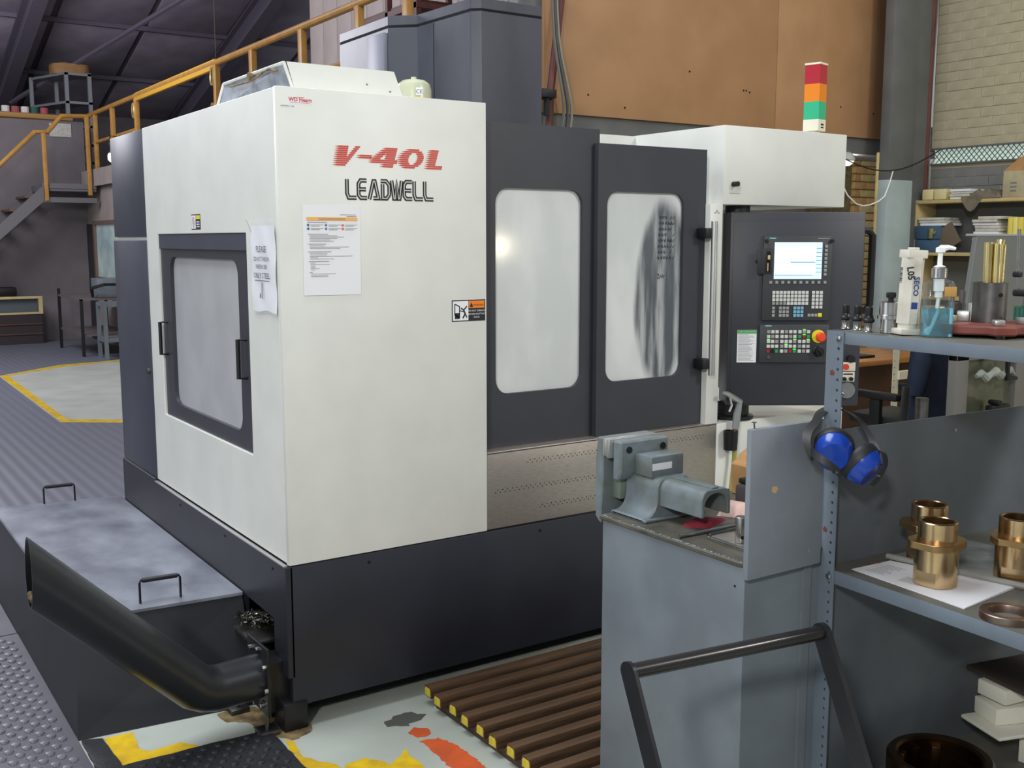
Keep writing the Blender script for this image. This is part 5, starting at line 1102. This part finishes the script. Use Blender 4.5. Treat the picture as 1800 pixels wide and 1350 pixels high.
# ------------------------------------------------------------------ things on the middle shelf
MZ = 0.8424
dw = root('drawing_sheet', 'creased engineering drawing under the front bronze bush', 'paper', (1.0, -1.77, MZ))
B().add([(0.915, -1.60, MZ), (1.055, -1.615, MZ), (1.125, -1.925, MZ), (0.885, -1.945, MZ), (0.915, -1.60, MZ + .0012), (1.055, -1.615, MZ + .004), (1.125, -1.925, MZ + .006), (0.885, -1.945, MZ + .003)], [(3, 2, 1, 0), (4, 5, 6, 7), (0, 1, 5, 4), (1, 2, 6, 5), (2, 3, 7, 6), (3, 0, 4, 7)]).build('page', PAPER, dw, smooth=False)
b = B(); MP = frame((0.92, -1.62, MZ + .0045), (0.05, -1, 0), (1, 0.05, 0))
for k in range(9): b.quad(.01 + random.uniform(0, .01), .05 + random.uniform(0, .04), .012 + k * .010, .0128 + k * .010, MP)
for k in range(6): b.quad(.11, .16 + random.uniform(0, .03), .004 + k * .008, .0048 + k * .008, MP)
b.build('page_print', INK, dw)
b = B()
for k in range(5): b.stroke([(.014 + k * .006, .108 + .004 * math.sin(k * 3)), (.018 + k * .006, .116), (.020 + k * .006, .108)], .0016, frame((0.92, -1.62, MZ + .0055), (0.6, -.8, 0), (.8, .6, 0)) @ Matrix.Translation((.01, -.04, 0)))
b.build('red_note', RED, dw)
tag(B().add([(1.09, -1.585, MZ), (1.40, -1.59, MZ), (1.42, -1.93, MZ), (1.14, -1.90, MZ), (1.09, -1.585, MZ + .003), (1.40, -1.59, MZ + .006), (1.42, -1.93, MZ + .008), (1.14, -1.90, MZ + .012)], [(3, 2, 1, 0), (4, 5, 6, 7), (0, 1, 5, 4), (1, 2, 6, 5), (2, 3, 7, 6), (3, 0, 4, 7)]).build('plastic_pouch', mat('pouch_film', (150, 152, 152), .25, c2=(110, 112, 112), s=12)), 'crumpled clear plastic pouch under the right hand bronze bush', 'pouch')
tag(B().cyl((1.06, -1.60, MZ + .012), (1.13, -1.98, MZ + .012), .008, 8).build('rolled_film', mat('film_roll', (140, 140, 136), .3)), 'thin rolled plastic film lying behind the drawing', 'film')
def bush(x, y, rot, label):
    r = root('bronze_bush', label, 'bush', (x, y, MZ + .0055), R(rot), 'bronze flanged bushes on the middle shelf'); r.scale = (1.06, 1.06, 1.04)
    n = 48
    def cc(rad, clip=None):
        out = []
        for i in range(n):
            a = 2 * math.pi * i / n; px, py = rad * math.cos(a), rad * math.sin(a)
            if clip: px = max(px, -clip)
            out.append((px, py))
        return out
    b = B(); b.plate(cc(.0495, .043), [cc(.036)], 'z', 0, .036); b.build('flatted_end', BRASS, r, local=True, ang=20)
    B().ring([(.0495, .036), (.0495, .092), (.036, .092), (.036, .036)], 56).build('barrel', BRASS, r, local=True, ang=20)
    fl = [(u * 1.06, v) for u, v in cc(.062)]
    fl = [(max(-.064, min(.064, u * 1.12)), max(-.056, min(.056, v))) for u, v in fl]
    B().plate(fl, [cc(.036)], 'z', .092, .108, bev=.001).build('flange', BRASSD, r, local=True, ang=20)
    B().ring([(.044, .108), (.044, .152), (.042, .154), (.0375, .154), (.036, .152), (.036, .108)], 56).build('spigot', BRASS, r, local=True, ang=20)
    return r
bush(0.986, -1.797, 5, 'front left bronze flanged bush standing on the drawing')
bush(1.118, -1.682, -15, 'bronze flanged bush standing behind the front one against the panel')
bush(1.186, -1.890, 20, 'right hand bronze flanged bush cut by the photo edge')
tag(B().ring([(.060, 0), (.060, .016), (.058, .018), (.042, .018), (.041, .016), (.041, 0)], 48, Matrix.Translation((0.912, -2.035, MZ))).build('steel_ring', mat('rusty_steel_ring', (140, 128, 120), .4, .9, c2=(120, 86, 66), s=14)), 'rust tinged flat steel ring at the front of the middle shelf', 'ring')

# ------------------------------------------------------------------ things on the bottom shelf
LZ = 0.2062
br = root('large_bronze_ring', 'large dark bronze ring with slots on the bottom shelf', 'ring', (1.10, -1.765, LZ)); T = Matrix.Translation((1.10, -1.765, LZ))
DBR = mat('dark_bronze', (92, 66, 44), .35, 1.0, v=.2, s=10)
B().ring([(.135, 0), (.135, .13), (.128, .138), (.112, .138), (.105, .132), (.105, .09), (.095, .085), (.095, 0)], 56, T).build('ring_body', DBR, br)
for a in (40, 75, 110, 200): B().box(.088, .108, -.012, .012, .02, .118, .002, T @ Matrix.Rotation(R(a), 4, 'Z')).build('inner_lug', DBR, br)
def slab(x, y, z, dx, dy, dz, rot, label, m=POMW, nm='plastic_block', cat='block'):
    o = B().box(-dx / 2, dx / 2, -dy / 2, dy / 2, 0, dz, .004, Matrix.Translation((x, y, z)) @ Matrix.Rotation(R(rot), 4, 'Z')).build(nm, m); tag(o, label, cat, 'white plastic blocks on the bottom shelf' if m is POMW else None)
slab(1.61, -1.80, LZ, .20, .14, .105, 12, 'bottom white plastic block of the stack on the bottom shelf')
slab(1.575, -1.76, LZ + .106, .40, .16, .012, -18, 'thin white plastic plate under the white blocks on the bottom shelf')
slab(1.555, -1.73, LZ + .119, .26, .10, .050, -22, 'thick white plastic block in the middle of the stack, left one')
slab(1.63, -1.84, LZ + .119, .12, .10, .062, 4, 'white plastic block in the middle of the stack, nearest the edge')
slab(1.575, -1.72, LZ + .182, .28, .10, .045, -10, 'upper white plastic block under the dark board')
slab(1.635, -1.80, LZ + .182, .20, .07, .045, 16, 'upper white plastic block lying askew at the front')
slab(1.615, -1.75, LZ + .228, .34, .26, .014, -12, 'dark brown board on top of the white plastic blocks', mat('dark_ply', (70, 60, 54), .7), 'ply_board', 'board')

# ------------------------------------------------------------------ trolley in front
tl = root('push_trolley', 'black tubular push trolley handle in the foreground', 'trolley', (0.2, -2.4, 0))
A1, A2 = Vector((-.040, -1.834, .868)), Vector((.438, -1.902, .868))
B().cyl(A1, A2, .0155, 20).build('push_bar', mat('handle_black', (36, 32, 32), .3, v=.3, s=10, coat=.2), tl)
for k, q in enumerate((A1, A2)):
    dn = Vector((.02 + .02 * k, -.42, -1)).normalized(); e = q + dn * .75; o_ = (A2 - A1).normalized()
    b = B(); w = Vector((0, -1, .42)).normalized() * .021; n_ = o_ * (.004 if k == 0 else .006); q0 = q
    pts = []
    for i in range(9): a = R(-90 + 22.5 * i); pts.append(q0 - dn * (.021 * math.cos(a)) + w * math.sin(a))
    pts += [e + w, e - w]
    vs = [p_ - n_ for p_ in pts] + [p_ + n_ for p_ in pts]; n = len(pts)
    b.add(vs, [tuple(range(n)), tuple(range(2 * n - 1, n - 1, -1))] + [(i, (i + 1) % n, n + (i + 1) % n, n + i) for i in range(n)]); b.build('side_bar', BLACKM, tl)
B().box(-.06, .50, -2.95, -2.12, .16, .20, .006).build('deck', BLACKM, tl)
for x, y in ((0.0, -2.88), (.44, -2.88), (0.0, -2.18), (.44, -2.18)): B().cyl((x - .015, y, .05), (x + .015, y, .05), .05, 16).box(x - .02, x + .02, y - .02, y + .02, .05, .16).build('caster', BLACK, tl)

# ------------------------------------------------------------------ far right: desk, chair, bookcase
dsk = root('office_desk', 'timber desk with dark front panel behind the rack', 'desk', (6.2, 2.3, 0))
B().box(5.2, 7.0, 1.95, 2.66, .715, .755, .004).build('top', DESKW, dsk); B().box(5.3, 6.95, 2.0, 2.03, .1, .715).build('front_panel', DESKF, dsk)
for x in (5.25, 6.9): B().box(x, x + .04, 2.0, 2.62, 0, .715).build('side_panel', DESKF, dsk)
tag(B().box(5.45, 5.85, 2.1, 2.35, .756, .775, .003).build('paper_tray', BLACK), 'flat black tray on the timber desk', 'tray')
r = root('slotted_post', 'cream slotted angle post with bracket beside the desk', 'post', (5.44, 1.6, 0))
b = B(); b.plate(rect(5.405, 5.475, 0, 1.05), [circ(5.425, .05 + i * .05, .008, 8) for i in range(20)], 'y', 1.6, 1.605); b.build('angle', IVORY, r); B().box(5.46, 5.66, 1.58, 1.62, .66, .72).build('bracket', IVORY, r)
chs = root('office_chair', 'black office chair with padded arms facing the desk', 'chair', (4.90, 1.15, 0))
CH = mat('chair_black', (28, 28, 30), .6)
B().box(4.68, 5.14, .95, 1.42, .44, .52, .03).build('seat', CH, chs)
B().box(4.70, 5.12, .88, .95, .56, 1.06, .025).build('backrest', CH, chs)
for x in (4.655, 5.165):
    B().box(x - .035, x + .035, .99, 1.36, .635, .685, .018).build('armrest', CH, chs); B().box(x - .02, x + .02, 1.13, 1.21, .46, .64, .006).build('arm_post', CH, chs)
B().cyl((4.91, 1.18, .1), (4.91, 1.18, .46), .03, 12).build('gas_column', STEEL, chs)
for k in range(5):
    a = R(72 * k); B().tube([(4.91, 1.18, .10), (4.91 + .3 * math.cos(a), 1.18 + .3 * math.sin(a), .07)], .022, 6).build('base_arm', CH, chs); B().cyl((4.91 + .3 * math.cos(a), 1.16 + .3 * math.sin(a), .03), (4.91 + .3 * math.cos(a), 1.20 + .3 * math.sin(a), .03), .03, 10).build('castor', CH, chs)
b = B(); n = 28; vs = []; fs = []
prof = ((1.12, .14, .045), (1.09, .20, .07), (1.0, .225, .085), (.85, .245, .09), (.70, .26, .095), (.56, .27, .10), (.46, .275, .10))
for k, (z, dx, dy) in enumerate(prof):
    for i in range(n):
        a = 2 * math.pi * i / n; f = 1 + .09 * math.sin(a * 5 + k * .5) + .05 * math.sin(a * 9 + k); vs.append((4.905 + dx * math.cos(a) * (1 + (f - 1) * .4), .905 + dy * math.sin(a) * f, z + .02 * math.sin(a * 3)))
for k in range(len(prof) - 1):
    for i in range(n): j = (i + 1) % n; fs.append((k * n + i, k * n + j, (k + 1) * n + j, (k + 1) * n + i))
fs += [tuple(range(n))]; b.add(vs, fs)
jk = root('work_jacket', 'dark navy work jacket draped over the office chair back', 'jacket', (4.905, .905, .46)); b.build('jacket_body', NAVY, jk, ang=70)
B().tube([(4.72, .88, 1.03), (4.66, .84, .92), (4.62, .83, .80), (4.60, .84, .70)], [.05, .062, .058, .05], 10).build('sleeve', NAVY, jk, ang=60)
B().tube([(5.08, .86, 1.02), (5.13, .82, .90), (5.15, .81, .76), (5.15, .82, .62)], [.05, .062, .058, .05], 10).build('sleeve', NAVY, jk, ang=60)
r = root('vertical_steel_offcut', 'dull steel tube standing upright behind the rack panel', 'tube', (4.2, .3, 0)); B().cyl((3.62, .10, .0), (3.62, .10, .86), .035, 16).build('tube', DSTEEL, r)
tag(B().box(3.437, 3.443, .08, .13, .0, .93, .002, Matrix.Translation((3.45, 0.1, 0)) @ Matrix.Rotation(R(3), 4, 'Y') @ Matrix.Translation((-3.45, -0.1, 0))).build('flat_bar', BLACKM), 'dark flat bar leaning upright beside the steel tube', 'bar')
# glazed cabinet
gc = root('glazed_machine_guard', 'grey machine guard with olive glass and slanted sheet hood behind the rack', 'guard', (4.8, .4, 0))
GF = mat('guard_frame_grey', (112, 110, 106), .5)
for x0, x1 in ((4.345, 4.465), (4.97, 5.10), (5.6, 5.72)): B().box(x0, x1, .38, .44, 0, 1.02, .004).build('frame_post', GF, gc)
B().box(4.345, 5.72, .38, .44, .98, 1.04, .004).build('frame_rail', GF, gc); B().box(4.345, 5.72, .38, .44, .05, .12, .004).build('frame_rail', GF, gc)
for x0, x1 in ((4.465, 4.97), (5.10, 5.6)): B().box(x0, x1, .42, .43, .12, .98).build('pane', mat('olive_glass', (74, 76, 62), .15, c2=(96, 98, 84), s=4, coat=.4), gc)
B().tube([(4.79, .38, .97), (4.79, .33, .97), (4.79, .33, .85), (4.89, .33, .85)], .012, 6).build('handle', BLACK, gc)
tag(B().tube([(4.50 + .05 * i, .352, .885 + .018 * math.sin(i * 2.1)) for i in range(9)], [.012, .022, .026, .018, .028, .024, .016, .024, .012], 8).build('cloth_strip', mat('pale_cloth', (156, 162, 154), .9, v=.2, s=12)), 'pale crumpled cloth caught on the glazed guard', 'cloth')
tag(B().box(4.62, 4.80, .30, .36, .62, .70, .01).box(4.66, 4.70, .29, .37, .70, .73, .01).build('black_fitting', BLACK), 'small black fitting in front of the olive glass', 'fitting')
B().plate([(4.36, 1.04), (5.72, 1.04), (5.72, 1.72), (4.47, 1.72), (4.37, 1.10)], [], 'y', 0.38, 0.41, bev=.003).build('slanted_hood_sheet', mat('guard_grey', (122, 124, 122), .5, v=.06, s=3), gc)
B().box(4.46, 5.72, 0.375, 0.45, 1.718, 1.732, .003).build('hood_fold', mat('guard_light', (160, 164, 162), .5), gc)
# bookcase
bk = root('bookcase', 'cream timber bookcase full of papers against the right wall', 'bookcase', (7.35, 2.0, 0))
B().box(7.20, 7.50, 2.75, 2.79, 0, 2.05, .003).build('side_panel', CREAMW, bk); B().box(7.20, 7.50, .4, .44, 0, 2.05, .003).build('side_panel', CREAMW, bk)
for z in (.35, .75, 1.17, 1.565, 2.03): B().box(7.195, 7.50, .4, 2.80, z - .012, z + .018, .003).build('shelf', CREAMW, bk)
B().box(7.49, 7.50, .44, 2.75, 0, 2.03).build('back_panel', mat('bookcase_back', (104, 106, 104), .8), bk)
S1, S2 = 1.5845, 2.0495
def paperpile(x0, x1, y0, y1, z, n, h, label, group=None, m=PAPERD, jit=.02):
    r = root('paper_pile', label, 'papers', ((x0 + x1) / 2, (y0 + y1) / 2, z), group=group)
    for k in range(n):
        j = random.uniform(-jit, jit); q = random.uniform(-jit, jit); B().box(x0 + j * .5, x1 + j * .5, y0 + q, y1 + q, z + k * h, z + k * h + h * .9, .002, seg=1).build('bundle', m if k % 3 else PAPER, r)
for k, (y0, y1) in enumerate(((2.60, 2.71), (2.47, 2.59))):
    tag(B().box(7.21, 7.33, y0, y1, S2, S2 + .095, .012).build('cream_box', mat('cream_box', (214, 200, 150), .6)), ('cream block nearest the column on top of the bookcase', 'cream block next to the paper pile on top of the bookcase')[k], 'box', 'cream blocks on the bookcase')
paperpile(7.20, 7.42, 2.24, 2.43, S2, 4, .022, 'low pile of white books on top of the bookcase')
rumple('dust_sheet', [(7.19, 2.30), (7.45, 2.25), (7.45, 1.95), (7.19, 1.93)], S2 + .0, .07, mat('dust_cloth', (122, 114, 98), .9, v=.2, s=14, bump=.3), 'crumpled brown cloth on top of the bookcase beside the carton', 'cloth', .03)
b = B(); vs = []; fs = []; n = 12
for i in range(n + 1):
    y = 2.30 - .20 * i / n; dz = .11 * math.sin(math.pi * min(1, i / n * 1.02)); vs += [(7.194, y, S2 + .02), (7.186, y, S2 + .01 - dz * .45), (7.185, y, S2 - dz)]
for i in range(n):
    for q in range(2): fs.append((i * 3 + q, i * 3 + q + 1, i * 3 + q + 4, i * 3 + q + 3))
b.add(vs, fs); b.build('hanging_fold', mat('dust_cloth', (122, 114, 98), .9), bpy.data.objects['dust_sheet'])
cbo = root('open_carton', 'open taped carton with brown flap on top of the bookcase', 'box', (7.32, 1.80, S2))
B().box(7.20, 7.45, 1.55, 1.925, S2, S2 + .22, .004).build('carton_body', CARDL, cbo)
B().add([(7.20, 1.92, S2 + .22), (7.20, 1.55, S2 + .22), (7.33, 1.52, S2 + .34), (7.33, 1.86, S2 + .34), (7.205, 1.92, S2 + .222), (7.205, 1.55, S2 + .222), (7.335, 1.52, S2 + .342), (7.335, 1.86, S2 + .342)], [(0, 1, 2, 3), (7, 6, 5, 4), (0, 4, 5, 1), (1, 5, 6, 2), (2, 6, 7, 3), (3, 7, 4, 0)]).build('flap', CARD, cbo, smooth=False)
b = B(); CL = LEFT(7.1985, 1.85, S2 + .08)
for k in range(3): b.quad(-.005, .05, .03 - k * .032, .045 - k * .032, CL)
b.build('carton_print', INK, cbo)
tbx = root('blue_tool_box', 'blue metal tool box with brass latch on the bookcase shelf', 'tool box', (7.33, 2.6, S1))
TBL = mat('tool_box_blue', (66, 94, 120), .45, v=.1, s=8)
B().box(7.19, 7.45, 2.49, 2.745, S1, S1 + .11, .004).build('body', TBL, tbx); B().box(7.185, 7.45, 2.485, 2.75, S1 + .115, S1 + .235, .006).build('lid', TBL, tbx)
B().box(7.170, 7.19, 2.55, 2.60, S1 + .12, S1 + .21, .004).box(7.172, 7.19, 2.525, 2.552, S1 + .16, S1 + .185, .003).build('latch', BRASSROD, tbx)
paperpile(7.20, 7.44, 2.47, 2.73, S1 + .2355, 3, .025, 'papers lying on the blue tool box', m=PAPERD)
tag(B().box(7.20, 7.22, 2.27, 2.52, 0, .20, .002, Matrix.Translation((0, 0, S1 + .03)) @ Matrix.Translation((7.2, 2.4, 0)) @ Matrix.Rotation(R(-32), 4, 'X') @ Matrix.Translation((-7.2, -2.4, 0))).build('brown_folder', mat('brown_folder', (104, 90, 76), .6)), 'brown folder leaning beside the blue tool box', 'folder')
paperpile(7.20, 7.44, 1.93, 2.16, S1, 12, .026, 'tall ragged stack of white papers on the bookcase shelf', jit=.03)
for k in range(3): tag(B().box(7.22, 7.46, 1.87 - k * .045 - .04, 1.87 - k * .045, S1, S1 + .30, .003).build('file_folder', mat('file_%d' % (k % 2), ((226, 206, 92), (232, 220, 130))[k % 2], .6)), ('yellow file next to the ragged paper stack', 'second yellow file from the paper stack', 'third yellow file from the paper stack')[k], 'file', 'yellow files on the bookcase')
# pipes and hoses right of the tower
tag(B().tube([(3.30, 2.92, 3.45), (3.20, 2.92, 2.72), (3.18, 2.92, 2.0)], .028, 10).build('drop_pipe', REDOX), 'dark red pipe running down the brown board beside the machine tower', 'pipe')
for k in range(3):
    tag(B().tube(smoothp([(3.16 + .02 * k, 2.86, 3.6), (3.18 + .02 * k, 2.85, 3.1), (3.24 + .03 * k, 2.84, 2.75), (3.26 + .035 * k, 2.84, 2.55), (3.20 + .03 * k, 2.84, 2.2)]), .011, 6).build('air_hose', mat('hose_grey_%d' % k, ((100, 96, 90), (70, 68, 66), (130, 124, 112))[k], .5)), ('grey air hose hanging nearest the machine tower', 'dark air hose in the middle of the hanging bunch', 'pale air hose on the outside of the hanging bunch')[k], 'hose', 'hoses beside the machine tower')
tag(B().box(3.08, 3.2, 2.84, 2.98, 2.68, 2.74, .006).cyl((3.14, 2.88, 2.56), (3.14, 2.88, 2.70), .02, 10).build('pipe_valve', BLACK), 'black pipe valve beside the machine tower', 'valve')
